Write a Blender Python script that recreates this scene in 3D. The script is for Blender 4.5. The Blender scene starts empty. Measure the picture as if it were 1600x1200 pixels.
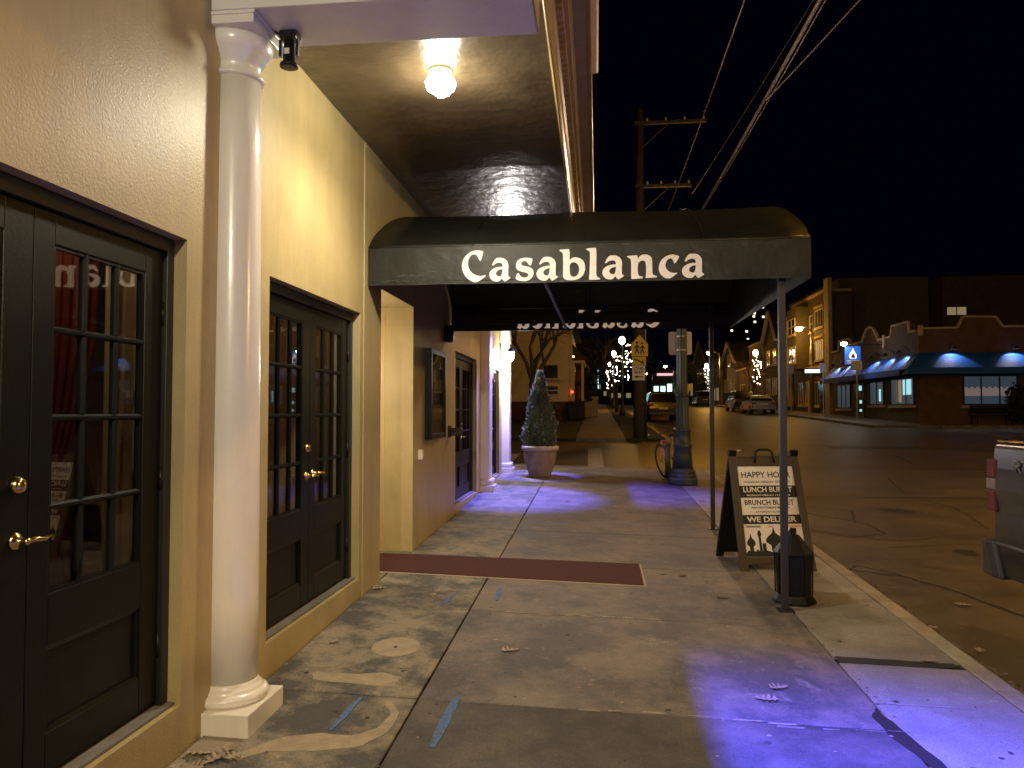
import bpy, bmesh, math, random
import numpy as np
from mathutils import Vector, Matrix
random.seed(7)
R = math.radians
scn = bpy.context.scene
COL = scn.collection

# ------------------------------------------------------------ camera, sky, exposure
cam = bpy.data.objects.new('camera', bpy.data.cameras.new('camera'))
COL.objects.link(cam)
cam.location = (0, 0, 1.65)
cam.rotation_euler = (R(92.0), 0, R(6.28))
cam.data.sensor_width = 36.0
cam.data.lens = 27.0
cam.data.clip_start = 0.05
cam.data.clip_end = 2000
scn.camera = cam
w = bpy.data.worlds.new('World'); scn.world = w; w.use_nodes = True
bg = w.node_tree.nodes['Background']
bg.inputs['Color'].default_value = (0.12, 0.16, 0.62, 1)
bg.inputs['Strength'].default_value = 0.0032
scn.view_settings.view_transform = 'Standard'
scn.view_settings.look = 'None'
scn.view_settings.exposure = 0.12
scn.view_settings.gamma = 1.0
scn.view_settings.use_curve_mapping = False
scn.render.engine = 'CYCLES'
scn.cycles.use_denoising = True
scn.cycles.max_bounces = 6
scn.cycles.sample_clamp_indirect = 4.0
scn.cycles.caustics_reflective = False
scn.cycles.caustics_refractive = False

def lamp(name, kind, loc, power, color, size=0.05, rot=None, parent=None, **kw):
    d = bpy.data.lights.new(name, kind); d.energy = power; d.color = color
    if kind in ('POINT', 'SPOT'): d.shadow_soft_size = size
    for k, v in kw.items(): setattr(d, k, v)
    o = bpy.data.objects.new(name, d); COL.objects.link(o); o.location = loc
    if rot: o.rotation_euler = rot
    return o

WARM = (1.0, 0.89, 0.67); SOD = (1.0, 0.445, 0.035); PINK = (1.0, 0.69, 0.47); BLUE = (0.055, 0.065, 1.0)
# the porch light, its real position is the jar lamp under the soffit; a second one hangs in the bay behind the camera
lamp('porch_light', 'POINT', (-1.0, 4.84, 3.64), 34, WARM, 0.05)
lamp('porch_light', 'SPOT', (-1.0, 4.84, 3.585), 135, WARM, 0.05, spot_size=R(168), spot_blend=0.7)
lamp('porch_light', 'POINT', (-1.0, -1.8, 3.62), 430, WARM, 0.05)
lamp('vestibule_light', 'POINT', (-2.72, 6.95, 2.02), 34, (1.0, 0.88, 0.68), 0.05)
# acorn lamps on the near kerb: beyond the canopy, and one behind the camera
lamp('room_fill_light', 'POINT', (-2.40, 3.1, 2.90), 11, (1.0, 0.62, 0.36), 0.1)  # added fill inside the nearest doors so the drapes show, not a fixture
lamp('room_fill_light', 'POINT', (-2.42, 5.0, 2.95), 6, (1.0, 0.62, 0.36), 0.2)  # the same added fill behind the second doors, no lamp hangs here
lamp('post_light', 'POINT', (1.57, 14.4, 5.05), 480, PINK, 0.13)
lamp('post_light', 'POINT', (1.9, -7.5, 4.6), 260, (1.0, 0.80, 0.54), 0.13)
# blue flood lights on top of the cornice, shining past its edge onto the pavement
for y0, p, sz in ((1.7, 15500, 78), (12.9, 1500, 46)):
    lamp('blue_spot_light', 'SPOT', (-0.075, y0, 4.80), p, BLUE, 0.008, rot=(0, R(-7), 0), spot_size=R(sz), spot_blend=1.0)
# sodium street lighting
lamp('sodium_light', 'POINT', (3.2, -4.0, 9.2), 1500, (1.0, 0.62, 0.19), 0.2)
lamp('sodium_light', 'POINT', (13.5, 4.0, 4.6), 1400, (1.0, 0.62, 0.20), 0.2)
lamp('sodium_light', 'POINT', (13.5, 22.0, 8.4), 800, SOD, 0.2)
lamp('sodium_light', 'POINT', (9.5, 9.0, 9.2), 1000, SOD, 0.2)
lamp('sodium_light', 'POINT', (14.2, 60.0, 7.5), 280, SOD, 0.2)
lamp('sodium_light', 'POINT', (12.4, 87.0, 7.9), 1500, SOD, 0.2)
lamp('sodium_light', 'POINT', (3.4, 33.0, 8.4), 620, SOD, 0.2)
lamp('sodium_light', 'POINT', (2.6, 66.0, 6.0), 700, SOD, 0.2)

# ------------------------------------------------------------ materials
def mat(name, col, rough=0.6, metal=0.0, emit=None, es=0.0, var=0.0, vscale=8.0, bump=0.0, bscale=60.0,
        col2=None, coat=0.0, spec=0.5, detail=6.0, bdist=0.01, thr=None, island=False):
    m = bpy.data.materials.new(name); m.use_nodes = True
    nt = m.node_tree; b = nt.nodes['Principled BSDF']
    b.inputs['Base Color'].default_value = (*col, 1)
    b.inputs['Roughness'].default_value = rough
    b.inputs['Metallic'].default_value = metal
    b.inputs['Coat Weight'].default_value = coat
    b.inputs['Coat Roughness'].default_value = 0.15
    b.inputs['Specular IOR Level'].default_value = spec
    if emit: b.inputs['Emission Color'].default_value = (*emit, 1); b.inputs['Emission Strength'].default_value = es
    if var or bump or col2:
        geo = nt.nodes.new('ShaderNodeNewGeometry')
    if var or col2:
        n = nt.nodes.new('ShaderNodeTexNoise'); n.inputs['Scale'].default_value = vscale; n.inputs['Detail'].default_value = detail
        n.inputs['Roughness'].default_value = 0.62
        nt.links.new(geo.outputs['Position'], n.inputs['Vector'])
        cr = nt.nodes.new('ShaderNodeValToRGB')
        c2 = col2 if col2 else tuple(max(0, c*(1-var)) for c in col)
        lo, hi = thr if thr else (0.35, 0.65)
        cr.color_ramp.elements[0].position = lo; cr.color_ramp.elements[1].position = hi
        cr.color_ramp.elements[0].color = (*c2, 1); cr.color_ramp.elements[1].color = (*col, 1)
        nt.links.new(n.outputs['Fac'], cr.inputs['Fac'])
        nt.links.new(cr.outputs['Color'], b.inputs['Base Color'])
    if bump:
        n2 = nt.nodes.new('ShaderNodeTexNoise'); n2.inputs['Scale'].default_value = bscale; n2.inputs['Detail'].default_value = 5
        nt.links.new(geo.outputs['Position'], n2.inputs['Vector'])
        bp = nt.nodes.new('ShaderNodeBump'); bp.inputs['Strength'].default_value = bump; bp.inputs['Distance'].default_value = bdist
        nt.links.new(n2.outputs['Fac'], bp.inputs['Height'])
        nt.links.new(bp.outputs['Normal'], b.inputs['Normal'])
        if coat: nt.links.new(bp.outputs['Normal'], b.inputs['Coat Normal'])
    return m

def glass_mat(name, tint=(0.75, 0.78, 0.75), refl=1.0, ior=1.5):
    m = bpy.data.materials.new(name); m.use_nodes = True
    nt = m.node_tree; nt.nodes.clear()
    o = nt.nodes.new('ShaderNodeOutputMaterial'); mx = nt.nodes.new('ShaderNodeMixShader')
    t = nt.nodes.new('ShaderNodeBsdfTransparent'); t.inputs['Color'].default_value = (*tint, 1)
    g = nt.nodes.new('ShaderNodeBsdfGlossy'); g.inputs['Roughness'].default_value = 0.0
    g.inputs['Color'].default_value = (refl, refl, refl, 1)
    f = nt.nodes.new('ShaderNodeFresnel'); f.inputs['IOR'].default_value = ior
    ge = nt.nodes.new('ShaderNodeNewGeometry'); mr = nt.nodes.new('ShaderNodeMapRange')      # the same reflectance on the way out of the thin pane
    mr.inputs['To Min'].default_value = ior; mr.inputs['To Max'].default_value = 1/ior
    nt.links.new(ge.outputs['Backfacing'], mr.inputs['Value']); nt.links.new(mr.outputs[0], f.inputs['IOR'])
    nt.links.new(f.outputs['Fac'], mx.inputs['Fac']); nt.links.new(t.outputs[0], mx.inputs[1]); nt.links.new(g.outputs[0], mx.inputs[2])
    nt.links.new(mx.outputs[0], o.inputs['Surface'])
    return m

def concrete_mat(name, light, dark, scale, lo, hi, rough=0.75, pale=None, plo=0.62, phi=0.7):
    """mottled paving: two tones split by warped noise, fine grit, faint pale scuffs"""
    m = bpy.data.materials.new(name); m.use_nodes = True
    nt = m.node_tree; L = nt.links.new; b = nt.nodes['Principled BSDF']
    geo = nt.nodes.new('ShaderNodeNewGeometry'); oi = nt.nodes.new('ShaderNodeObjectInfo')
    n = nt.nodes.new('ShaderNodeTexNoise'); n.inputs['Scale'].default_value = scale; n.inputs['Detail'].default_value = 9
    n.inputs['Roughness'].default_value = 0.72; n.inputs['Distortion'].default_value = 0.12
    L(geo.outputs['Position'], n.inputs['Vector'])
    cr = nt.nodes.new('ShaderNodeValToRGB'); cr.color_ramp.elements[0].position = lo; cr.color_ramp.elements[1].position = hi
    cr.color_ramp.elements[0].color = (*dark, 1); cr.color_ramp.elements[1].color = (*light, 1)
    L(n.outputs['Fac'], cr.inputs['Fac'])
    n2 = nt.nodes.new('ShaderNodeTexNoise'); n2.inputs['Scale'].default_value = 7.0; n2.inputs['Detail'].default_value = 8; n2.inputs['Roughness'].default_value = 0.7
    L(geo.outputs['Position'], n2.inputs['Vector'])
    cr2 = nt.nodes.new('ShaderNodeValToRGB'); cr2.color_ramp.elements[0].position = plo; cr2.color_ramp.elements[1].position = phi
    cr2.color_ramp.elements[0].color = (0, 0, 0, 1); cr2.color_ramp.elements[1].color = (1, 1, 1, 1)
    L(n2.outputs['Fac'], cr2.inputs['Fac'])
    mx = nt.nodes.new('ShaderNodeMix'); mx.data_type = 'RGBA'
    L(cr2.outputs['Color'], mx.inputs['Factor']); L(cr.outputs['Color'], mx.inputs['A'])
    mx.inputs['B'].default_value = (*(pale or light), 1)
    n3 = nt.nodes.new('ShaderNodeTexNoise'); n3.inputs['Scale'].default_value = 120.0; n3.inputs['Detail'].default_value = 4
    L(geo.outputs['Position'], n3.inputs['Vector'])
    mr = nt.nodes.new('ShaderNodeMapRange'); mr.inputs['From Min'].default_value = 0.3; mr.inputs['From Max'].default_value = 0.7
    mr.inputs['To Min'].default_value = 0.72; mr.inputs['To Max'].default_value = 1.22
    L(n3.outputs['Fac'], mr.inputs['Value'])
    rr = nt.nodes.new('ShaderNodeMapRange'); rr.inputs['To Min'].default_value = 0.86; rr.inputs['To Max'].default_value = 1.12
    L(oi.outputs['Random'], rr.inputs['Value'])
    mm = nt.nodes.new('ShaderNodeMath'); mm.operation = 'MULTIPLY'; L(mr.outputs[0], mm.inputs[0]); L(rr.outputs[0], mm.inputs[1])
    sc = nt.nodes.new('ShaderNodeVectorMath'); sc.operation = 'SCALE'
    L(mx.outputs['Result'], sc.inputs[0]); L(mm.outputs[0], sc.inputs['Scale'])
    L(sc.outputs[0], b.inputs['Base Color'])
    rg = nt.nodes.new('ShaderNodeMapRange'); rg.inputs['To Min'].default_value = rough-0.2; rg.inputs['To Max'].default_value = rough+0.15
    L(n.outputs['Fac'], rg.inputs['Value']); L(rg.outputs[0], b.inputs['Roughness'])
    bp = nt.nodes.new('ShaderNodeBump'); bp.inputs['Strength'].default_value = 0.35; bp.inputs['Distance'].default_value = 0.006
    ad = nt.nodes.new('ShaderNodeMath'); ad.operation = 'ADD'; L(n3.outputs['Fac'], ad.inputs[0]); L(n2.outputs['Fac'], ad.inputs[1])
    L(ad.outputs[0], bp.inputs['Height']); L(bp.outputs['Normal'], b.inputs['Normal'])
    return m

M = {}
M['stucco'] = mat('stucco', (0.49, 0.385, 0.18), 0.48, var=0.14, vscale=2.2, bump=0.32, bscale=95, coat=0.07, bdist=0.006)
M['stucco_plain'] = mat('stucco_plain', (0.56, 0.40, 0.165), 0.5, var=0.12, vscale=3, bump=0.3, bscale=45)
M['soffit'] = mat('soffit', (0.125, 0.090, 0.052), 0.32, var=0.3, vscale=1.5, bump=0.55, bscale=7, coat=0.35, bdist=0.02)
M['white_paint'] = mat('white_paint', (0.85, 0.81, 0.73), 0.28, var=0.03, vscale=4, bump=0.06, bscale=30, coat=0.3)
M['beam_paint'] = mat('beam_paint', (0.80, 0.79, 0.72), 0.5, var=0.08, vscale=5, bump=0.15, bscale=30)
M['cornice'] = mat('cornice', (0.52, 0.41, 0.17), 0.35, var=0.2, vscale=5, bump=0.1, bscale=20)
M['door_paint'] = mat('door_paint', (0.0065, 0.0072, 0.0042), 0.40, spec=0.25, var=0.3, vscale=9, bump=0.08, bscale=70)
M['door_dark'] = mat('door_dark', (0.012, 0.014, 0.012), 0.45)
M['brass'] = mat('brass', (0.72, 0.50, 0.20), 0.22, 1.0)
M['steel'] = mat('steel', (0.45, 0.45, 0.45), 0.35, 1.0)
M['glass'] = glass_mat('glass', (0.80, 0.82, 0.80), 1.0, 1.5)
M['sill_stone'] = mat('sill_stone', (0.20, 0.18, 0.16), 0.8, var=0.3)
M['curtain'] = mat('curtain', (0.16, 0.018, 0.015), 0.85, var=0.4, vscale=6)
M['interior'] = mat('interior', (0.08, 0.05, 0.035), 0.8)
M['cloth_pale'] = mat('cloth_pale', (0.42, 0.38, 0.26), 0.9)
M['canvas'] = mat('canvas', (0.0135, 0.0140, 0.0105), 0.48, spec=0.35, var=0.5, vscale=1.6, bump=0.5, bscale=3.5, bdist=0.03, coat=0.05)
M['canvas_inside'] = mat('canvas_inside', (0.006, 0.006, 0.007), 0.8)
M['letter'] = mat('letter', (0.86, 0.79, 0.74), 0.6, var=0.1, vscale=25)
M['letter_dim'] = mat('letter_dim', (0.52, 0.48, 0.42), 0.8)
m_ = bpy.data.materials.new('letter_through'); m_.use_nodes = True; nt_ = m_.node_tree; nt_.nodes.clear()
o_ = nt_.nodes.new('ShaderNodeOutputMaterial'); a_ = nt_.nodes.new('ShaderNodeBsdfTranslucent'); b_ = nt_.nodes.new('ShaderNodeBsdfDiffuse'); x_ = nt_.nodes.new('ShaderNodeMixShader')
a_.inputs['Color'].default_value = (0.95, 0.93, 0.88, 1); b_.inputs['Color'].default_value = (0.8, 0.76, 0.7, 1); x_.inputs['Fac'].default_value = 0.06
nt_.links.new(a_.outputs[0], x_.inputs[1]); nt_.links.new(b_.outputs[0], x_.inputs[2]); nt_.links.new(x_.outputs[0], o_.inputs['Surface']); M['letter_through'] = m_
M['black_metal'] = mat('black_metal', (0.012, 0.012, 0.013), 0.4, 0.3)
M['black_plastic'] = mat('black_plastic', (0.0055, 0.0055, 0.006), 0.45, spec=0.3, bump=0.1, bscale=90)
M['brown_plastic'] = mat('brown_plastic', (0.050, 0.036, 0.024), 0.5, bump=0.1, bscale=60)
M['post_grey'] = mat('post_grey', (0.040, 0.035, 0.034), 0.45, 0.2, var=0.2)
M['mat_red'] = mat('mat_red', (0.075, 0.018, 0.014), 0.95, var=0.3, vscale=30, bump=0.5, bscale=300)
M['mat_edge'] = mat('mat_edge', (0.42, 0.34, 0.26), 0.8)
M['walk_inner'] = concrete_mat('walk_inner', (0.27, 0.225, 0.165), (0.075, 0.073, 0.07), 2.4, 0.43, 0.57, pale=(0.36, 0.30, 0.22))
M['walk_main'] = concrete_mat('walk_main', (0.225, 0.182, 0.160), (0.095, 0.086, 0.090), 1.6, 0.42, 0.60, pale=(0.30, 0.25, 0.21), plo=0.58, phi=0.72)
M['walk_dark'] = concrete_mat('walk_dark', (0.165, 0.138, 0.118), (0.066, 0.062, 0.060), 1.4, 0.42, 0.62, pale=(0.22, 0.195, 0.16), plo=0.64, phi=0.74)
M['walk_kerb'] = concrete_mat('walk_kerb', (0.33, 0.30, 0.275), (0.21, 0.185, 0.165), 1.6, 0.35, 0.62, pale=(0.5, 0.44, 0.38))
M['kerb'] = concrete_mat('kerb', (0.42, 0.36, 0.28), (0.24, 0.20, 0.15), 3.0, 0.35, 0.62)
M['joint'] = mat('joint', (0.045, 0.038, 0.03), 0.95, var=0.4, vscale=30)
M['asphalt'] = concrete_mat('asphalt', (0.140, 0.100, 0.060), (0.072, 0.051, 0.031), 1.1, 0.36, 0.64, rough=0.50, pale=(0.17, 0.13, 0.09), plo=0.55, phi=0.7)
M['tar'] = mat('tar', (0.022, 0.019, 0.016), 0.7, bump=0.4, bscale=60)
M['oil'] = mat('oil', (0.038, 0.031, 0.025), 0.42, var=0.4, vscale=5)
M['tar_old'] = concrete_mat('tar_old', (0.070, 0.056, 0.042), (0.04, 0.032, 0.025), 2.0, 0.35, 0.65, rough=0.6)
M['gutter'] = mat('gutter', (0.09, 0.065, 0.042), 0.95, var=0.5, vscale=14, bump=0.8, bscale=50)
M['road_paint'] = mat('road_paint', (0.46, 0.41, 0.34), 0.8, var=0.45, vscale=9)
M['blue_paint'] = mat('blue_paint', (0.085, 0.17, 0.38), 0.8, col2=(0.085, 0.10, 0.13), vscale=45, thr=(0.42, 0.50), detail=8)
M['patch'] = mat('patch', (0.40, 0.33, 0.23), 0.85, var=0.25, vscale=12, bump=0.3, bscale=90)
M['leaf'] = mat('leaf', (0.42, 0.33, 0.24), 0.7, var=0.4, vscale=40)
M['leaf_brown'] = mat('leaf_brown', (0.20, 0.13, 0.07), 0.8, var=0.5, vscale=40)
M['pot'] = mat('pot', (0.40, 0.30, 0.25), 0.75, var=0.2, vscale=10, bump=0.2, bscale=60)
M['soil'] = mat('soil', (0.03, 0.02, 0.015), 1.0)
M['conifer'] = mat('conifer', (0.135, 0.165, 0.08), 0.7, var=0.5, vscale=14)
M['bark'] = mat('bark', (0.10, 0.075, 0.055), 0.9, var=0.4, vscale=20, bump=0.6, bscale=40)
M['pole_wood'] = mat('pole_wood', (0.075, 0.055, 0.04), 0.85, var=0.4, vscale=6, bump=0.4, bscale=30)
M['wire'] = mat('wire', (0.20, 0.17, 0.15), 0.6)
M['lamp_green'] = mat('lamp_green', (0.045, 0.066, 0.072), 0.42, 0.2, var=0.15, vscale=6)
M['sign_back'] = mat('sign_back', (0.55, 0.52, 0.55), 0.45, 0.3, var=0.15, vscale=6)
M['sign_yellow'] = mat('sign_yellow', (0.62, 0.42, 0.02), 0.5)
M['sign_white'] = mat('sign_white', (0.70, 0.66, 0.60), 0.6)
M['ink'] = mat('ink', (0.008, 0.008, 0.008), 0.6)
M['board_white'] = mat('board_white', (0.80, 0.74, 0.70), 0.55, var=0.08, vscale=9)
M['board_orange'] = mat('board_orange', (0.75, 0.30, 0.18), 0.6)
M['truck'] = mat('truck', (0.026, 0.027, 0.031), 0.30, 0.5, coat=0.6, var=0.15, vscale=5)
M['truck_trim'] = mat('truck_trim', (0.06, 0.057, 0.055), 0.4, 0.2)
M['decal'] = mat('decal', (0.13, 0.13, 0.14), 0.5)
M['tyre'] = mat('tyre', (0.012, 0.012, 0.012), 0.85)
M['rim'] = mat('rim', (0.35, 0.35, 0.36), 0.3, 0.9)
M['chrome'] = mat('chrome', (0.7, 0.66, 0.6), 0.15, 1.0)
M['red_lens'] = mat('red_lens', (0.11, 0.008, 0.006), 0.3, coat=0.3)
M['white_lens'] = mat('white_lens', (0.24, 0.18, 0.16), 0.35)
M['red_glow'] = mat('red_glow', (0.3, 0, 0), 0.4, emit=(1, 0.05, 0.04), es=5)
M['head_glow'] = mat('head_glow', (0.5, 0.5, 0.4), 0.4, emit=(1, 0.85, 0.5), es=18)
M['car_glass'] = mat('car_glass', (0.01, 0.011, 0.013), 0.06, coat=0.5)
M['bulb'] = mat('bulb', (1, 1, 1), 0.4, emit=(1.0, 0.93, 0.72), es=60)
M['bulb_soft'] = mat('bulb_soft', (1, 1, 1), 0.4, emit=(1.0, 0.86, 0.50), es=26)
M['bulb_sodium'] = mat('bulb_sodium', (1, 1, 1), 0.4, emit=(1.0, 0.72, 0.25), es=26)
M['fairy'] = mat('fairy', (1, 1, 1), 0.4, emit=(1.0, 0.88, 0.62), es=20)
M['blue_led'] = mat('blue_led', (0.1, 0.1, 0.9), 0.4, emit=BLUE, es=14)
M['pink_bike'] = mat('pink_bike', (0.42, 0.12, 0.15), 0.35, coat=0.3)
M['grip'] = mat('grip', (0.6, 0.58, 0.58), 0.5)

def streaks(m, amount=0.78, scale=(2.2, 2.2, 0.35)):
    nt = m.node_tree; b = nt.nodes['Principled BSDF']; src = b.inputs['Base Color'].links[0].from_socket
    geo = nt.nodes.new('ShaderNodeNewGeometry'); mp = nt.nodes.new('ShaderNodeMapping'); mp.inputs['Scale'].default_value = scale
    n = nt.nodes.new('ShaderNodeTexNoise'); n.inputs['Scale'].default_value = 1.6; n.inputs['Detail'].default_value = 8; n.inputs['Roughness'].default_value = .7
    r = nt.nodes.new('ShaderNodeMapRange'); r.inputs['From Min'].default_value = .38; r.inputs['From Max'].default_value = .62; r.inputs['To Min'].default_value = amount; r.inputs['To Max'].default_value = 1.04
    v = nt.nodes.new('ShaderNodeVectorMath'); v.operation = 'SCALE'
    nt.links.new(geo.outputs['Position'], mp.inputs['Vector']); nt.links.new(mp.outputs[0], n.inputs['Vector']); nt.links.new(n.outputs['Fac'], r.inputs['Value'])
    nt.links.new(src, v.inputs[0]); nt.links.new(r.outputs[0], v.inputs['Scale']); nt.links.new(v.outputs[0], b.inputs['Base Color'])
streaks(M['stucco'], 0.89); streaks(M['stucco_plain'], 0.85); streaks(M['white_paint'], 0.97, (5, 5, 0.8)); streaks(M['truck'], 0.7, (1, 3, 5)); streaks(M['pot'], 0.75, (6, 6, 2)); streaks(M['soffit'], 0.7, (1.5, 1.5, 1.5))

# ------------------------------------------------------------ helpers
def rz(y):
    return 0.027*y if y < 90 else 0.027*(90 + (y-90)*0.35) if y < 180 else 0.027*121.5
def gz(x, y):                      # top of the near pavement: falls towards the kerb, climbs up the street
    return rz(y) - 0.025*(min(max(x, -1.89), 2.46) + 1.89)
def road_z(y): return rz(y) - 0.23

def tag(o, label=None, cat=None, group=None, kind=None):
    if label: o['label'] = label
    if cat: o['category'] = cat
    if group: o['group'] = group
    if kind: o['kind'] = kind
    return o

class MB:
    def __init__(self): self.v = []; self.f = []; self.s = []
    def add(self, vs, fs, smooth=False):
        n = len(self.v); self.v += [tuple(p) for p in vs]
        for f in fs: self.f.append(tuple(i+n for i in f)); self.s.append(smooth)
        return self
    def box(self, x0, x1, y0, y1, z0, z1):
        vs = [(x, y, z) for z in (z0, z1) for y in (y0, y1) for x in (x0, x1)]
        return self.add(vs, [(0,2,3,1),(4,5,7,6),(0,1,5,4),(2,6,7,3),(0,4,6,2),(1,3,7,5)])
    def hexa(self, b, t):          # four bottom, four top points, same winding
        return self.add(list(b)+list(t), [(3,2,1,0),(4,5,6,7),(0,1,5,4),(1,2,6,5),(2,3,7,6),(3,0,4,7)])
    def bar(self, a, b, wdt, d=None, up=(0,0,1)):
        a = Vector(a); b = Vector(b); t = (b-a).normalized(); u = Vector(up)
        if abs(t.dot(u)) > 0.95: u = Vector((1,0,0))
        s = t.cross(u).normalized()*(wdt/2); u2 = s.cross(t).normalized()*((d or wdt)/2)
        q = [-s-u2, s-u2, s+u2, -s+u2]
        return self.hexa([a+k for k in q], [b+k for k in q])
    def tube(self, pts, rad, n=8, cap=True, smooth=True):
        pts = [Vector(p) for p in pts]; N = len(pts)
        rs = rad if isinstance(rad, (list, tuple)) else [rad]*N
        vs = []; prev = None
        for i, p in enumerate(pts):
            t = (pts[min(i+1, N-1)] - pts[max(i-1, 0)]).normalized()
            if prev is None:
                u = t.cross(Vector((0,0,1)))
                if u.length < 0.1: u = t.cross(Vector((1,0,0)))
            else: u = prev - t*prev.dot(t)
            u.normalize(); prev = u; v = t.cross(u)
            for k in range(n):
                a = 2*math.pi*k/n; vs.append(p + (u*math.cos(a) + v*math.sin(a))*rs[i])
        fs = [(i*n+k, i*n+(k+1)%n, (i+1)*n+(k+1)%n, (i+1)*n+k) for i in range(N-1) for k in range(n)]
        self.add(vs, fs, smooth)
        if cap:
            m = len(self.v)-len(vs)
            self.f.append(tuple(m+k for k in reversed(range(n)))); self.s.append(False)
            self.f.append(tuple(m+(N-1)*n+k for k in range(n))); self.s.append(False)
        return self
    def lathe(self, prof, c=(0,0,0), n=24, a0=0, a1=2*math.pi, axis='z', smooth=True, cap=True):
        full = abs(a1-a0-2*math.pi) < 1e-6; m = n if full else n+1
        vs = []
        for r, z in prof:
            for k in range(m):
                a = a0 + (a1-a0)*k/n; x, y = r*math.cos(a), r*math.sin(a)
                q = (x, y, z) if axis == 'z' else (z, x, y) if axis == 'x' else (y, z, x)
                vs.append((c[0]+q[0], c[1]+q[1], c[2]+q[2]))
        P = len(prof)
        fs = [(i*m+k, i*m+(k+1)%m, (i+1)*m+(k+1)%m, (i+1)*m+k) for i in range(P-1) for k in range(n if full else m-1)]
        base = len(self.v); self.add(vs, fs, smooth)
        if cap and full:
            if prof[0][0] > 1e-4: self.f.append(tuple(base+k for k in reversed(range(m)))); self.s.append(False)
            if prof[-1][0] > 1e-4: self.f.append(tuple(base+(P-1)*m+k for k in range(m))); self.s.append(False)
        return self
    def prism(self, poly, f, d0, d1):   # poly 2d, f(u,v,d)->xyz
        n = len(poly); vs = [f(u, v, d0) for u, v in poly] + [f(u, v, d1) for u, v in poly]
        return self.add(vs, [tuple(range(n)), tuple(range(2*n-1, n-1, -1))] + [(i, i+n, (i+1)%n+n, (i+1)%n) for i in range(n)])
    def build(self, name, m, parent=None, loc=None, rot=None, bevel=0.0, fix=True):
        me = bpy.data.meshes.new(name); me.from_pydata(self.v, [], self.f); me.update()
        if fix:
            bm = bmesh.new(); bm.from_mesh(me); bmesh.ops.recalc_face_normals(bm, faces=bm.faces[:]); bm.to_mesh(me); bm.free()
        if any(self.s): me.polygons.foreach_set('use_smooth', self.s)
        me.materials.append(M[m] if isinstance(m, str) else m)
        o = bpy.data.objects.new(name, me); COL.objects.link(o)
        if parent is not None: o.parent = parent
        if loc is not None: o.location = loc
        if rot is not None: o.rotation_euler = rot
        if bevel:
            b = o.modifiers.new('bevel', 'BEVEL'); b.width = bevel; b.segments = 2; b.limit_method = 'ANGLE'; b.angle_limit = R(35)
        return o

def empty(name, loc=(0,0,0), rot=(0,0,0), parent=None):
    o = bpy.data.objects.new(name, None); COL.objects.link(o); o.location = loc; o.rotation_euler = rot
    o.empty_display_size = 0.2
    if parent: o.parent = parent
    return o
def thing(name, label, cat, loc=(0,0,0), rot=(0,0,0), group=None):
    return tag(empty(name, loc, rot), label, cat, group)
def copy_tree(o, parent=None):
    c = o.copy(); COL.objects.link(c); c.parent = parent
    for ch in list(o.children): copy_tree(ch, c)
    return c
def text_obj(s, name, m, width, height=None, parent=None, thick=0.001, bold=0.0, spacing=1.0):
    """lettering centred on x, standing in the xz plane and facing -y"""
    cu = bpy.data.curves.new(name, 'FONT'); cu.body = s; cu.size = 1.0; cu.extrude = 0.0; cu.offset = bold; cu.space_character = spacing
    cu.resolution_u = 3
    tmp = bpy.data.objects.new('tmp', cu); COL.objects.link(tmp)
    dg = bpy.context.evaluated_depsgraph_get(); me = bpy.data.meshes.new_from_object(tmp.evaluated_get(dg))
    bpy.data.objects.remove(tmp); 
    co = np.zeros(len(me.vertices)*3); me.vertices.foreach_get('co', co); co = co.reshape(-1, 3)
    lo, hi = co.min(0), co.max(0); k = width/(hi[0]-lo[0]); kz = k if height is None else height/(hi[1]-lo[1])
    out = np.zeros_like(co); out[:, 0] = (co[:, 0]-(lo[0]+hi[0])/2)*k; out[:, 2] = (co[:, 1]-(lo[1]+hi[1])/2)*kz; out[:, 1] = 0
    me.vertices.foreach_set('co', out.ravel()); me.update()
    me.materials.clear(); me.materials.append(M[m])
    bm = bmesh.new(); bm.from_mesh(me)
    r = bmesh.ops.extrude_face_region(bm, geom=bm.faces[:])
    bmesh.ops.translate(bm, vec=(0, thick, 0), verts=[e for e in r['geom'] if isinstance(e, bmesh.types.BMVert)])
    bmesh.ops.recalc_face_normals(bm, faces=bm.faces[:]); bm.to_mesh(me); bm.free()
    o = bpy.data.objects.new(name, me); COL.objects.link(o)
    if parent: o.parent = parent
    return o

# ============================================================ GROUND
# road: one sheet that climbs with the street, far wider than the picture
mb = MB(); ys = [-40, -10, 0, 10, 20, 30, 50, 70, 90, 110, 130, 150, 180, 300, 700]
xs = [-400, -60, 2.2, 14, 60, 500]
vs = [(x, y, road_z(y)) for y in ys for x in xs]; nx = len(xs)
mb.add(vs, [(j*nx+i, j*nx+i+1, (j+1)*nx+i+1, (j+1)*nx+i) for j in range(len(ys)-1) for i in range(nx-1)])
road = tag(mb.build('road', 'asphalt', fix=False), kind='structure')

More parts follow.
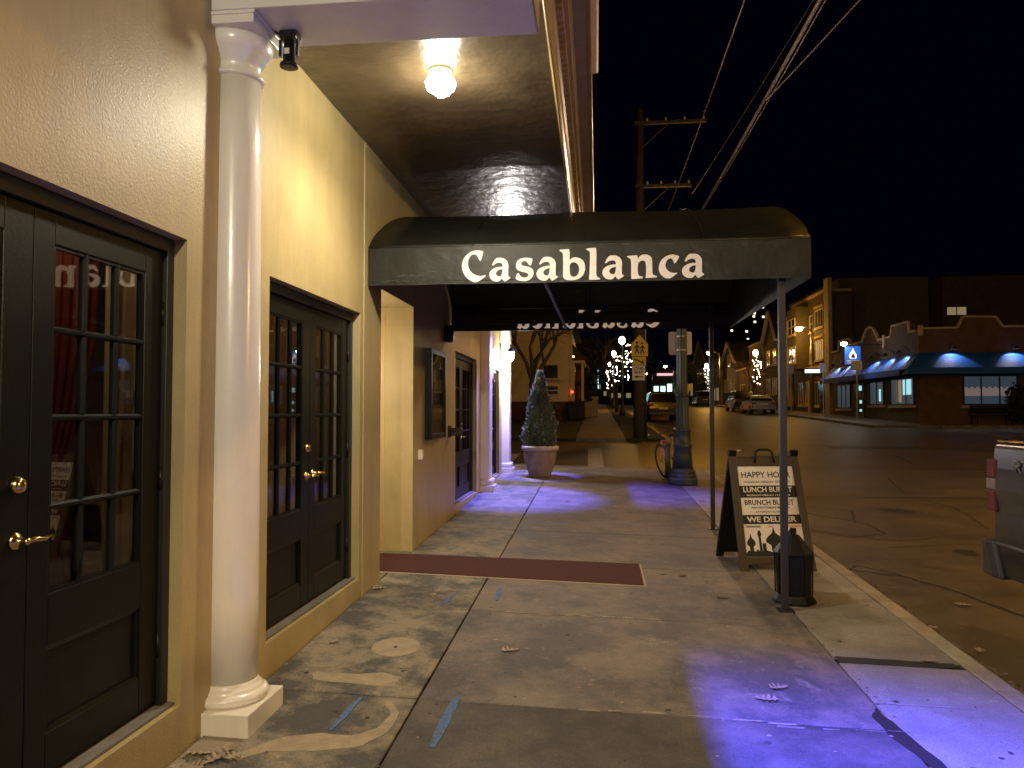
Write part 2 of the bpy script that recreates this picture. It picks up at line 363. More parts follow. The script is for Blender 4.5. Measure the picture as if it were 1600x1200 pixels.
# near pavement: bed, slabs, kerb stones
WALK_END = 17.2
walk = tag(empty('pavement', (0, 0, 0)), kind='structure')
mb = MB()
for y0, y1 in ((-5, 5), (5, 10), (10, WALK_END)):
    mb.hexa([(-3.4, y0, -1), (2.455, y0, -1), (2.455, y1, -1), (-3.4, y1, -1)],
            [(-3.4, y0, gz(-1.89, y0)-0.012), (2.455, y0, gz(2.455, y0)-0.012), (2.455, y1, gz(2.455, y1)-0.012), (-3.4, y1, gz(-1.89, y1)-0.012)])
mb.build('slab_bed', 'joint', walk)
def slab(x0, x1, y0, y1, m, name='paving_slab', g=0.006, dz=0.0, tilt=(0, 0)):
    b = 0.006; x0 += g; x1 -= g; y0 += g; y1 -= g
    def z(x, y): return gz(x, y) + dz + tilt[0]*(x-(x0+x1)/2) + tilt[1]*(y-(y0+y1)/2)
    base = [(x0, y0), (x1, y0), (x1, y1), (x0, y1)]; top = [(x0+b, y0+b), (x1-b, y0+b), (x1-b, y1-b), (x0+b, y1-b)]
    v = [(x, y, z(x, y)-0.06) for x, y in base] + [(x, y, z(x, y)-b*0.8) for x, y in base] + [(x, y, z(x, y)) for x, y in top]
    mm = MB().add(v, [(0,1,5,4),(1,2,6,5),(2,3,7,6),(3,0,4,7),(4,5,9,8),(5,6,10,9),(6,7,11,10),(7,4,8,11),(8,9,10,11)])
    return mm.build(name, m, walk)
rj = random.Random(3)
jy = [-4.3, -2.6, -0.9, 0.79, 2.47, 4.15, 5.83, 7.5, 9.2, 10.9, 12.55, 14.2, 15.8, WALK_END]
for a, b in zip(jy[:-1], jy[1:]):
    t = (rj.uniform(-.002, .002), rj.uniform(-.002, .002))
    slab(-1.89, -0.97, a, b, 'walk_inner', tilt=t, g=0.007)
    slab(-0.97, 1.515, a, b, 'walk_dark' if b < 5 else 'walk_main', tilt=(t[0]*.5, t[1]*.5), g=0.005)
slab(-3.35, -1.89, 6.6, 7.78, 'walk_inner')
ky = [-4.0, -2.5, -1.0, 0.5, 1.9, 3.1, 4.5, 5.14]
for a, b in zip(ky[:-1], ky[1:]): slab(1.515, 2.30, a, b, 'walk_kerb', g=0.008, tilt=(rj.uniform(-.004, .004), 0))
ky2 = [5.24, 6.15, 6.95, 8.4, 9.8, 11.2, 12.6, 14.0, 15.6, WALK_END]
for a, b in zip(ky2[:-1], ky2[1:]): slab(1.515, 2.30, a, b, 'walk_kerb', g=0.008, tilt=(rj.uniform(-.004, .004), 0))
yk = -4.0
while yk < WALK_END-0.1:
    y2 = min(yk + (2.2 if yk < 4 else 1.9), WALK_END)
    g = 0.005; a, b = yk+g, y2-g
    prof = [(2.305, -0.4), (2.305, -0.004), (2.312, 0.0), (2.425, 0.0), (2.452, -0.012), (2.462, -0.035), (2.475, -0.4)]
    mb = MB(); n = len(prof)
    mb.add([(x, a, gz(min(x, 2.46), a)+dz) for x, dz in prof] + [(x, b, gz(min(x, 2.46), b)+dz) for x, dz in prof],
           [tuple(range(n)), tuple(range(2*n-1, n-1, -1))] + [(i, i+1, i+1+n, i+n) for i in range(n-1)])
    mb.build('kerb_stone', 'kerb', walk); yk = y2
# broken strip of tar between two kerb-side slabs, wedge of tar beside the main slabs
def flat_patch(name, m, pts, parent=walk, dz=0.002, zf=gz, th=0.003):
    n = len(pts); v = [(x, y, zf(x, y)+dz) for x, y in pts] + [(x, y, zf(x, y)+dz-th) for x, y in pts]
    return MB().add(v, [tuple(range(n))] + [(i, (i+1)%n, (i+1)%n+n, i+n) for i in range(n)]).build(name, m, parent)
def rag(pts, amp, sub=5, seed=0):
    r = random.Random(seed); out = []
    for i in range(len(pts)):
        a = pts[i]; b = pts[(i+1) % len(pts)]
        for k in range(sub):
            t = k/sub; out.append((a[0]+(b[0]-a[0])*t + r.uniform(-amp, amp), a[1]+(b[1]-a[1])*t + r.uniform(-amp, amp)))
    return out
flat_patch('tar_patch', 'tar', rag([(1.53, 5.125), (2.26, 5.145), (2.26, 5.235), (1.53, 5.245)], 0.010, 8, 1))
flat_patch('tar_patch', 'tar', rag([(1.50, 4.42), (1.56, 4.0), (1.60, 3.72), (1.54, 3.70), (1.45, 4.05), (1.44, 4.3)], 0.008, 5, 2))
for q, (xa, xb, yy, sd) in enumerate(((-0.1, 0.9, 4.15, 3), (0.9, 1.5, 4.12, 4), (-0.7, 0.4, 5.84, 5))):
    x = xa
    while x < xb:
        ln = rj.uniform(.02, .16); hw_ = rj.uniform(.003, .011); oy = rj.uniform(-.008, .008) + 0.012*math.sin(x*5)
        pts = rag([(x, yy+oy-hw_), (x+ln, yy+oy-hw_*.6), (x+ln*1.1, yy+oy+hw_*.7), (x+ln*.1, yy+oy+hw_)], .004, 4, int(x*1000) % 997)
        flat_patch('chipped_joint', 'patch' if q != 1 else 'walk_kerb', pts); x += ln + rj.uniform(.0, .12)
# repair patches and worn smears by the wall
flat_patch('round_patch', 'patch', [(-1.30 + (0.155+rj.uniform(-.006, .006))*math.cos(a*math.pi/14), 4.93 + (0.185+rj.uniform(-.006, .006))*math.sin(a*math.pi/14)) for a in range(28)])
flat_patch('patch_hole', 'joint', [(-1.30 + 0.014*math.cos(a*math.pi/4), 4.92 + 0.014*math.sin(a*math.pi/4)) for a in range(8)], dz=0.004)
flat_patch('worn_patch', 'patch', rag([(-1.66, 4.42), (-1.62, 4.30), (-1.15, 4.28), (-1.13, 4.42), (-1.25, 4.47), (-1.45, 4.43)], 0.012, 5, 6))
sw = [(-1.62, 3.42), (-1.50, 3.60), (-1.33, 3.66), (-1.18, 3.66), (-1.08, 3.75), (-1.06, 3.92), (-1.14, 4.08), (-1.11, 4.10), (-1.02, 3.95), (-1.02, 3.72), (-1.10, 3.56), (-1.30, 3.48), (-1.50, 3.45), (-1.6, 3.36)]
flat_patch('worn_patch', 'patch', rag(sw, 0.006, 3, 8))
# spray marks of the utility survey
def strip(a, b, w_, seed, name='spray_mark'):
    ax, ay = a; bx, by = b; L = math.hypot(bx-ax, by-ay); nx_, ny_ = -(by-ay)/L, (bx-ax)/L
    r = random.Random(seed); N = 9; l = []; rr = []
    for k in range(N):
        t = k/(N-1); ww = w_*(0.55 + 0.45*math.sin(math.pi*t)) + r.uniform(-.003, .003)
        x, y = ax+(bx-ax)*t, ay+(by-ay)*t; l.append((x+nx_*ww/2, y+ny_*ww/2)); rr.append((x-nx_*ww/2, y-ny_*ww/2))
    flat_patch(name, 'blue_paint', l + rr[::-1], dz=0.0035)
strip((-0.762, 4.20), (-0.775, 3.60), 0.055, 1); strip((-1.275, 4.12), (-1.30, 3.70), 0.035, 2)
strip((-0.82, 6.52), (-0.80, 6.13), 0.045, 3); strip((-1.15, 6.3), (-1.20, 5.9), 0.03, 4)

# cracks and worn lines in the near road, gutter dirt
def road_line(pts, w_, m='tar', name='road_crack', dz=0.004):
    l = []; r_ = []
    rr = random.Random(len(pts)*7+int(w_*999))
    dense = []
    for (a, b) in zip(pts[:-1], pts[1:]):
        for k in range(6):
            t = k/6; dense.append((a[0]+(b[0]-a[0])*t + rr.uniform(-.02, .02), a[1]+(b[1]-a[1])*t + rr.uniform(-.02, .02)))
    dense.append(pts[-1])
    for i, p in enumerate(dense):
        q0 = dense[max(0, i-1)]; q1 = dense[min(len(dense)-1, i+1)]
        L = math.hypot(q1[0]-q0[0], q1[1]-q0[1]) or 1; nx_, ny_ = -(q1[1]-q0[1])/L, (q1[0]-q0[0])/L; ww = w_*rr.uniform(.5, 1.2)/2
        l.append((p[0]+nx_*ww, p[1]+ny_*ww, road_z(p[1])+dz)); r_.append((p[0]-nx_*ww, p[1]-ny_*ww, road_z(p[1])+dz))
    n = len(l); MB().add(l+r_, [(i, i+1, n+i+1, n+i) for i in range(n-1)]).build(name, m, road, fix=False)
road_line([(2.6, 8.4), (3.05, 8.15), (3.3, 7.6), (3.5, 6.8), (3.75, 5.9), (3.95, 5.0), (4.1, 3.9)], 0.05)
road_line([(2.56, 8.3), (2.75, 8.6), (3.05, 8.2)], 0.03)
road_line([(2.7, 12.8), (3.3, 11.9), (3.75, 11.2), (3.7, 10.5), (3.2, 10.2), (2.8, 10.7)], 0.04)
road_line([(3.0, 13.0), (3.9, 12.4), (3.6, 11.3)], 0.035)
road_line([(3.0, 13.9), (5.0, 14.0), (7.5, 14.1)], 0.05); road_line([(4.4, 19.0), (7.0, 19.1), (9.5, 19.0)], 0.07)
road_line([(-1.9, 18.6), (0.5, 18.5), (2.3, 18.7)], 0.05); road_line([(-1.9, 19.6), (1.0, 19.7)], 0.04)
road_line([(-0.6, 17.8), (0.8, 17.7), (2.4, 17.75), (3.6, 17.6)], 0.05)
road_line([(4.6, 15.2), (6.8, 15.5), (9.8, 15.3), (13, 15.6)], 0.03); road_line([(5.2, 11.0), (5.6, 12.8), (5.5, 14.6), (6.1, 17.0)], 0.025)
road_line([(3.4, 9.6), (4.4, 9.9), (5.8, 9.7), (7.6, 10.1)], 0.025); road_line([(7.8, 20.0), (8.4, 23.0), (8.2, 27.0)], 0.05); road_line([(3.2, 24.6), (7, 24.9), (12, 24.7)], 0.07)
road_line([(4.3, 5.6), (5.4, 6.3), (6.8, 6.5)], 0.02); road_line([(3.0, 10.6), (3.6, 10.0), (4.3, 10.3)], 0.02)
for x0, x1, yy in ((3.9, 9.0, 28.0), (10.5, 12.6, 28.3)): road_line([(x0, yy), ((x0+x1)/2, yy), (x1, yy)], 0.16, 'road_paint', 'worn_line')
road_line([(16.8, 39.4), (16.4, 35.5), (15.9, 32.0)], 0.14, 'road_paint', 'worn_line')
road_line([(9.2, 40), (9.3, 60)], 0.12, 'road_paint', 'worn_line')
mb = MB()
for k in range(40):
    y = -3 + k*0.5; 
    mb.add([(2.476, y, road_z(y)+0.03), (2.56, y, road_z(y)+0.006), (2.56, y+0.5, road_z(y+0.5)+0.006), (2.476, y+0.5, road_z(y+0.5)+0.03)], [(0, 1, 2, 3)])
mb.build('gutter_dirt', 'gutter', road, fix=False)
rr = random.Random(77)
for (x, y, rx_, ry_) in ((4.6, 12.5, .25, .2), (8.2, 13.2, .4, .25), (4.2, 9.4, .12, .2)):
    pts = [(x+rx_*math.cos(a*math.pi/9)*rr.uniform(.75, 1.2), y+ry_*math.sin(a*math.pi/9)*rr.uniform(.75, 1.2)) for a in range(18)]
    v = [(px, py, road_z(py)+0.003) for px, py in pts]; MB().add(v, [tuple(range(18))]).build('oil_stain', 'oil', road, fix=False)
for (x0, x1, y0, y1) in ((5.0, 6.2, 7.2, 9.6), (7.4, 12.8, 25.2, 26.4)):
    pts = rag([(x0, y0), (x1, y0), (x1, y1), (x0, y1)], .02, 6, int(y0)); MB().add([(px, py, road_z(py)+0.0045) for px, py in pts], [tuple(range(len(pts)))]).build('road_patch', 'tar_old', road, fix=False)
def rect_on_road(x0, x1, y0, y1, name, m, dz=0.005):
    MB().add([(x0, y0, road_z(y0)+dz), (x1, y0, road_z(y0)+dz), (x1-0.02, y1, road_z(y1)+dz), (x0-0.08, y1, road_z(y1)+dz)], [(0, 1, 2, 3)]).build(name, m, road, fix=False)
rect_on_road(-0.20, 0.18, 17.6, 25.0, 'crossing_bar', 'road_paint')
for k in range(2): rect_on_road(-2.6-k*2.0, -2.2-k*2.0, 17.6, 22.6, 'crossing_bar', 'road_paint')

# pavements beyond the side street
def far_walk(name, x0, x1, y0, y1, label=None):
    p = tag(empty(name), kind='structure'); n = 14; mb = MB()
    for k in range(n):
        a = y0+(y1-y0)*(k/n)**1.4; b = y0+(y1-y0)*((k+1)/n)**1.4
        mb2 = MB().hexa([(x0, a+0.02, road_z(a)-.3), (x1, a+0.02, road_z(a)-.3), (x1, b-0.02, road_z(b)-.3), (x0, b-0.02, road_z(b)-.3)],
                        [(x0, a+0.02, road_z(a)+.13), (x1, a+0.02, road_z(a)+.13), (x1, b-0.02, road_z(b)+.13), (x0, b-0.02, road_z(b)+.13)])
        mb2.build('paving_slab', 'walk_main', p)
    return p
far_walk('far_pavement', -0.75, 1.05, 28.2, 170)
far_walk('opposite_pavement', 13.3, 16.45, 39.0, 170)
p = tag(empty('shop_pavement'), kind='structure')
for k in range(9):
    x0 = 16.48 + k*1.6
    MB().hexa([(x0, 39.0, .3), (x0+1.57, 39.0, .3), (x0+1.57, 40.9, .3), (x0, 40.9, .3)],
              [(x0, 39.0, road_z(39)+.13), (x0+1.57, 39.0, road_z(39)+.13), (x0+1.57, 40.9, road_z(40.9)+.13), (x0, 40.9, road_z(40.9)+.13)]).build('paving_slab', 'walk_main', p)
M['grass'] = mat('grass', (0.045, 0.05, 0.02), 0.95, var=0.6, vscale=3, bump=1.0, bscale=25, bdist=0.05)
for nm, x0, x1, y0, y1 in (('verge', 1.07, 2.46, 28.2, 170), ('front_yard', -14, -0.78, 28.2, 170)):
    mb = MB(); n = 10
    for k in range(n):
        a = y0+(y1-y0)*k/n; b = y0+(y1-y0)*(k+1)/n
        mb.hexa([(x0, a, road_z(a)-.3), (x1, a, road_z(a)-.3), (x1, b, road_z(b)-.3), (x0, b, road_z(b)-.3)],
                [(x0, a, road_z(a)+.12), (x1, a, road_z(a)+.12), (x1, b, road_z(b)+.12), (x0, b, road_z(b)+.12)])
    tag(mb.build(nm, 'grass'), kind='structure')
for y0 in range(28, 60, 4):
    MB().hexa([(2.465, y0, 0), (2.62, y0, 0), (2.62, y0+3.98, 0), (2.465, y0+3.98, 0)],
              [(2.465, y0, road_z(y0)+.13), (2.62, y0, road_z(y0)+.12), (2.62, y0+3.98, road_z(y0+4)+.12), (2.465, y0+3.98, road_z(y0+4)+.13)]).build('kerb_stone', 'kerb', road)

# ============================================================ RESTAURANT BUILDING
bld = thing('restaurant_building', 'cream stucco restaurant front with white engaged columns, dark French doors and a deep porch soffit', 'building', (-1.89, 0, 0))
bld.location = (0, 0, 0)
WX = -1.89
openings = [(1.63, 3.362, 0.31, 2.445), (4.27, 6.0, 0.31, 2.436), (6.58, 7.8, -0.4, 2.728), (10.2, 12.05, 0.375, 2.46), (13.5, 14.9, 0.42, 2.435)]
def wall_grid(name, m, parent, x_front, x_back, ys, zs, ops, bevel=0.012):
    ys = sorted(set(ys + [o[0] for o in ops] + [o[1] for o in ops])); zs = sorted(set(zs + [o[2] for o in ops] + [o[3] for o in ops]))
    solid = lambda i, j: 0 <= i < len(ys)-1 and 0 <= j < len(zs)-1 and not any(
        o[0] <= (ys[i]+ys[i+1])/2 <= o[1] and o[2] <= (zs[j]+zs[j+1])/2 <= o[3] for o in ops)
    bm = bmesh.new(); vm = {}
    def V(i, j, k):
        if (i, j, k) not in vm: vm[(i, j, k)] = bm.verts.new((x_front if k == 0 else x_back, ys[i], zs[j]))
        return vm[(i, j, k)]
    for i in range(len(ys)-1):
        for j in range(len(zs)-1):
            if not solid(i, j): continue
            bm.faces.new([V(i,j,0), V(i+1,j,0), V(i+1,j+1,0), V(i,j+1,0)]); bm.faces.new([V(i,j,1), V(i,j+1,1), V(i+1,j+1,1), V(i+1,j,1)])
            if not solid(i-1, j): bm.faces.new([V(i,j,0), V(i,j+1,0), V(i,j+1,1), V(i,j,1)])
            if not solid(i+1, j): bm.faces.new([V(i+1,j,0), V(i+1,j,1), V(i+1,j+1,1), V(i+1,j+1,0)])
            if not solid(i, j-1): bm.faces.new([V(i,j,0), V(i,j,1), V(i+1,j,1), V(i+1,j,0)])
            if not solid(i, j+1): bm.faces.new([V(i,j+1,0), V(i+1,j+1,0), V(i+1,j+1,1), V(i,j+1,1)])
    bmesh.ops.recalc_face_normals(bm, faces=bm.faces[:])
    me = bpy.data.meshes.new(name); bm.to_mesh(me); bm.free(); me.materials.append(M[m])
    o = bpy.data.objects.new(name, me); COL.objects.link(o); o.parent = parent
    b = o.modifiers.new('bevel', 'BEVEL'); b.width = bevel; b.segments = 3; b.limit_method = 'ANGLE'; b.angle_limit = R(35)
    return o
wall_grid('wall', 'stucco', bld, WX, WX-0.30, [-4.0, 15.85], [-0.4, 4.7], openings)
# raised strip of render between the second pair of doors and the entrance
MB().box(WX-0.01, WX+0.009, 6.075, 6.57, 0.0, 3.863).build('render_strip', 'stucco', bld, bevel=0.006)
# entrance recess
mb = MB(); mb.box(-3.4, WX-0.302, 7.802, 8.1, 0.0, 2.9); mb.build('recess_wall', 'stucco_plain', bld)
mb = MB(); mb.box(-3.4, WX-0.302, 6.28, 6.578, 0.0, 2.9); mb.build('recess_wall', 'stucco_plain', bld)
MB().box(-3.4, WX-0.302, 6.58, 7.80, 2.73, 2.9).build('recess_ceiling', 'stucco_plain', bld)
# rooms behind the doors
mb = MB(); mb.box(-6.5, -6.4, -4, 15.8, -0.4, 4.6); mb.build('back_wall', 'interior', bld)
mb = MB(); mb.box(-6.4, -2.2, -4, 6.26, -0.4, 0.29); mb.box(-6.4, -3.42, 6.26, 8.12, -0.4, 0.29); mb.box(-6.4, -2.2, 8.12, 15.8, -0.4, 0.36); mb.build('room_floor', 'interior', bld)
MB().box(-6.4, -2.2, -4, 15.8, 3.3, 3.4).build('room_ceiling', 'interior', bld)
MB().box(-6.4, -2.2, -4.1, -4.0, -0.4, 4.7).build('party_wall', 'interior', bld)
MB().box(-6.5, -2.19, 15.55, 15.85, -0.4, 4.7).build('end_wall', 'stucco_plain', bld)
# upper floor, roof
MB().box(-6.6, -0.27, -4.0, 15.85, 4.72, 6.9).build('upper_wall', 'stucco_plain', bld)
MB().box(-6.7, 0.035, -4.1, 8.6, 5.45, 5.75).build('upper_cornice', 'beam_paint', bld, bevel=0.02)
# soffit
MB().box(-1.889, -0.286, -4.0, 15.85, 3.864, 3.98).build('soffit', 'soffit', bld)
# beam over the column
MB().box(-1.888, -0.30, 3.545, 3.965, 3.63, 3.863).build('beam', 'beam_paint', bld, bevel=0.006)
MB().box(-0.299, -0.292, 3.545, 3.965, 3.63, 3.863).build('beam_end', 'cornice', bld)
# cornice: moulded run seen from below, with its row of dentils
prof = [(-0.284, 3.98), (-0.284, 3.835), (-0.262, 3.835), (-0.262, 3.90), (-0.252, 3.915), (-0.252, 4.03), (-0.236, 4.045), (-0.236, 4.20),
        (-0.17, 4.215), (-0.165, 4.27), (-0.15, 4.285), (-0.06, 4.29), (-0.06, 4.305), (-0.025, 4.30), (-0.025, 4.44), (-0.04, 4.47), (-0.25, 4.70), (-0.284, 4.70)]
MB().prism(prof, lambda u, v, d: (u, d, v), -4.0, 15.95).build('cornice', 'cornice', bld)
MB().tube([(-0.268, -4, 3.832), (-0.268, 15.9, 3.832)], 0.011, 8).build('cornice_bead', 'cornice', bld)
MB().tube([(-0.032, -4, 4.296), (-0.032, 15.9, 4.296)], 0.008, 8).build('cornice_bead', 'cornice', bld)
den = MB(); y = 1.0
while y < 15.8:
    den.box(-0.2355, -0.195, y, y+0.045, 4.07, 4.16); y += 0.085
tag(den.build('dentil_row', 'cornice', bld), kind='stuff')
# blue flood lights standing on the cornice
for y0, lb in ((1.5, 'blue floodlight on the porch cornice near the camera, above view'), (13.0, 'blue floodlight on the porch cornice beyond the canopy')):
    t = thing('floodlight', lb, 'floodlight', (-0.10, y0, 4.87))
    MB().box(-0.06, 0.05, -0.09, 0.09, 0.0, 0.07).build('housing', 'beam_paint', t, bevel=0.01)
    MB().box(-0.03, 0.03, -0.07, 0.07, -0.012, -0.001).build('lens', 'blue_led', t)
    MB().tube([(-0.05, 0, 0.03), (-0.165, 0, 0.03)], 0.012, 6).build('bracket', 'steel', t)

def column(cy, cx, r0, r1, ztop, pl0, pl1, plx, zb, square=False):
    c = empty('column', (0, 0, 0), parent=bld); base = zb + 0.105
    MB().box(WX-0.02, plx, pl0, pl1, zb-0.15, base).build('plinth', 'white_paint', c, bevel=0.004)
    h = r0
    tor = [(h+0.036, base), (h+0.050, base+0.012), (h+0.054, base+0.028), (h+0.048, base+0.044), (h+0.034, base+0.054), (h+0.024, base+0.058),
           (h+0.024, base+0.064), (h+0.014, base+0.074), (h+0.006, base+0.080), (h+0.004, base+0.088), (h, base+0.1)]
    MB().lathe([(0.01, base)] + tor + [(0.01, base+0.1)], (cx, cy, 0), 48).build('column_base', 'white_paint', c)
    t = ztop
    sh = [(r0, base+0.1)] + [(r0 + (r1-r0)*(k/8)**1.5, base+0.1 + (t-0.27-base-0.1)*k/8) for k in range(1, 9)]
    MB().lathe([(0.01, base+0.1)] + sh + [(0.01, t-0.27)], (cx, cy, 0), 48).build('shaft', 'white_paint', c)
    r = r1
    cap = [(r, t-0.27), (r+0.014, t-0.265), (r+0.019, t-0.255), (r+0.014, t-0.245), (r+0.004, t-0.24), (r+0.002, t-0.232), (r+0.002, t-0.185), (r+0.010, t-0.18),
           (r+0.012, t-0.165), (r+0.020, t-0.160), (r+0.022, t-0.150), (r+0.040, t-0.135), (r+0.054, t-0.112), (r+0.060, t-0.085), (r+0.058, t-0.062)]
    MB().lathe([(0.01, t-0.27)] + cap + [(0.01, t-0.062)], (cx, cy, 0), 48).build('capital', 'white_paint', c)
    a = plx-0.01
    MB().box(WX-0.01, a-0.008, pl0+0.008, pl1-0.008, t-0.061, t-0.018).box(WX-0.01, a, pl0, pl1, t-0.018, t).build('abacus', 'white_paint', c, bevel=0.003)
    return c
column(3.775, -1.862, 0.140, 0.122, 3.629, 3.55, 3.965, -1.655, 0.093)
for y0 in (12.42, 15.28):    # the two far square pilasters
    c = empty('pilaster', (0, 0, 0), parent=bld); z = gz(WX, y0)
    MB().box(WX-0.01, -1.66, y0-0.02, y0+0.38, z-0.1, z+0.10).build('plinth', 'white_paint', c, bevel=0.01)
    MB().box(WX-0.01, -1.69, y0+0.0, y0+0.36, z+0.10, z+0.20).build('pilaster_base', 'white_paint', c, bevel=0.03)
    MB().box(WX-0.01, -1.735, y0+0.03, y0+0.33, z+0.2, 3.62).build('shaft', 'white_paint', c, bevel=0.012)
    MB().box(WX-0.01, -1.69, y0, y0+0.36, 3.62, 3.863).build('capital', 'white_paint', c, bevel=0.01)
# control joint and edge bead on the far wall
# ---------------------------------------------------------------- French doors
DX = -1.975   # face of the leaves
def lever(parent, y, z, s):
    mb = MB().lathe([(0.002, 0.0), (0.030, 0.0), (0.031, 0.006), (0.024, 0.013), (0.013, 0.018), (0.011, 0.045), (0.014, 0.052), (0.002, 0.056)], (DX+0.001, y, z), 20, axis='x')
    mb.tube([(DX+0.045, y, z), (DX+0.056, y+s*0.03, z+0.004), (DX+0.056, y+s*0.07, z-0.002), (DX+0.052, y+s*0.11, z+0.004)], [0.010, 0.009, 0.008, 0.006], 10)
    mb.build('lever_handle', 'brass', parent)
def bolt(parent, y, z):
    MB().lathe([(0.002, 0.0), (0.030, 0.0), (0.032, 0.006), (0.026, 0.020), (0.020, 0.026), (0.002, 0.027)], (DX+0.001, y, z), 20, axis='x').build('deadbolt', 'brass', parent)
def door_pair(y0, y1, z0, z1, handles=True, one=False, handle_y=None, tw=0.0):
    dp = empty('double_door', (0, 0, 0), parent=bld)
    fw = 0.055
    # frame: head and jambs, with a stop behind
    mb = MB(); mb.box(-2.06, -1.952, y0+0.001, y0+fw, z0, z1-0.001); mb.box(-2.06, -1.952, y1-fw, y1-0.001, z0, z1-0.001); mb.box(-2.06, -1.952, y0+fw, y1-fw, z1-fw-0.01, z1-0.001)
    mb.box(-2.07, -2.0, y0+fw, y1-fw, z0, z0+0.028)
    mb.build('door_frame', 'door_dark', dp, bevel=0.003)
    MB().box(-2.06, WX-0.028, y0+0.002, y1-0.002, z0+0.0005, z0+0.014).build('threshold', 'sill_stone', dp)
    ym = (y0+y1)/2; leaves = [(y0+fw+0.004, ym-0.002, -1), (ym+0.002, y1-fw-0.004, 1)]
    zt = z1-fw-0.014; zb = z0+0.032
    st = 0.105; sh = 0.130
    for a, b, s in leaves:
        ga, gb = (a+sh, b-st-0.03) if s < 0 else (a+st, b-sh)
        g0 = zb + 0.645; g1 = zt - 0.115; t0, t1 = DX-0.044, DX
        mb = MB()
        mb.box(t0, t1, a, ga, zb, zt); mb.box(t0, t1, gb, b, zb, zt)              # stiles
        mb.box(t0, t1, ga, gb, g1, zt)                                          # top rail
        p0, p1 = zb+0.145, zb+0.455                                              # sunk panel opening
        mb.box(t0, t1, ga, gb, zb, p0); mb.box(t0, t1, ga, gb, p1, g0)
        leaf = mb.build('door_leaf', 'door_paint', dp, bevel=0.004)
        # panel with moulding frame
        mb = MB(); mb.box(t0+0.01, t1-0.020, ga-0.004, gb+0.004, p0-0.004, p1+0.004); mb.build('sunk_panel', 'door_paint', dp)
        mw = 0.018; mb = MB(); q = t1-0.004
        for (ya, yb, za, zz) in ((ga, gb, p0, p0+mw), (ga, gb, p1-mw, p1)): mb.hexa([(t1-0.021, ya, za), (t1-0.021, yb, za), (t1-0.021, yb, zz), (t1-0.021, ya, zz)],
            [(q, ya, za), (q, yb, za), (q if 0 else t1-0.012, yb, zz), (t1-0.012, ya, zz)] if za == p0 else [(t1-0.012, ya, za), (t1-0.012, yb, za), (q, yb, zz), (q, ya, zz)])
        mb.box(t1-0.021, t1-0.008, ga, ga+mw, p0+mw, p1-mw); mb.box(t1-0.021, t1-0.008, gb-mw, gb, p0+mw, p1-mw)
        mb.build('panel_moulding', 'door_paint', dp)
        # muntins: horizontals through, verticals between
        nw, nh, mu = 3, 4, 0.026
        pw = (gb-ga-mu*(nw-1))/nw; ph = (g1-g0-mu*(nh-1))/nh
        def muntin(ya, yb, za, zz, vert):
            mb = MB(); f, k = t1-0.003, t1-0.030
            if vert:
                m_ = (ya+yb)/2; poly = [(k, ya), (t1-0.014, ya), (f, m_-0.005), (f, m_+0.005), (t1-0.014, yb), (k, yb)]
                mb.prism(poly, lambda u, v, d: (u, v, d), za, zz)
            else:
                m_ = (za+zz)/2; poly = [(k, za), (t1-0.014, za), (f, m_-0.005), (f, m_+0.005), (t1-0.014, zz), (k, zz)]
                mb.prism(poly, lambda u, v, d: (u, d, v), ya, yb)
            mb.build('muntin', 'door_paint', dp)
        for r in range(1, nh): z = g0 + r*ph + (r-1)*mu; muntin(ga, gb, z, z+mu, False)
        for c in range(1, nw):
            y = ga + c*pw + (c-1)*mu
            for r in range(nh): z = g0 + r*(ph+mu); muntin(y, y+mu, z, z+ph, True)
        # glazing bead round the glass
        mb = MB(); bw = 0.012
        mb.box(t1-0.028, t1-0.006, ga, gb, g0, g0+bw); mb.box(t1-0.028, t1-0.006, ga, gb, g1-bw, g1)
        mb.box(t1-0.028, t1-0.006, ga, ga+bw, g0+bw, g1-bw); mb.box(t1-0.028, t1-0.006, gb-bw, gb, g0+bw, g1-bw)
        mb.build('glazing_bead', 'door_paint', dp)
        for r in range(nh):
            for c in range(nw):
                y = ga + c*(pw+mu); z = g0 + r*(ph+mu)
                ya, yb, q_ = y-0.002, y+pw+0.002, tw*(pw+0.004)/2
                MB().hexa([(t1-0.026+q_, ya, z-0.002), (t1-0.022+q_, ya, z-0.002), (t1-0.022-q_, yb, z-0.002), (t1-0.026-q_, yb, z-0.002)],
                          [(t1-0.026+q_, ya, z+ph+0.002), (t1-0.022+q_, ya, z+ph+0.002), (t1-0.022-q_, yb, z+ph+0.002), (t1-0.026-q_, yb, z+ph+0.002)]).build('pane', 'glass', dp)
        if handles:
            for z in (zb+0.25, zb+1.0, zb+1.75):
                yy = a-0.004 if s < 0 else b+0.004
                MB().tube([(t1+0.004, yy, z-0.05), (t1+0.004, yy, z+0.05)], 0.007, 8).tube([(t1+0.004, yy, z-0.056), (t1+0.004, yy, z+0.056)], 0.004, 6).build('hinge', 'black_metal', dp)
    if handles:
        hy = ym - 0.062 if handle_y is None else handle_y
        bolt(dp, hy, z0+1.085); lever(dp, hy, z0+0.895, 1)
        lever(dp, ym+0.055, z0+0.905, 1) if one else None
    return dp
door_pair(1.63, 3.362, 0.31, 2.445, tw=0.021)
door_pair(4.27, 6.0, 0.31, 2.436, one=True)
door_pair(10.2, 12.05, 0.375, 2.46)
door_pair(13.5, 14.9, 0.42, 2.435)
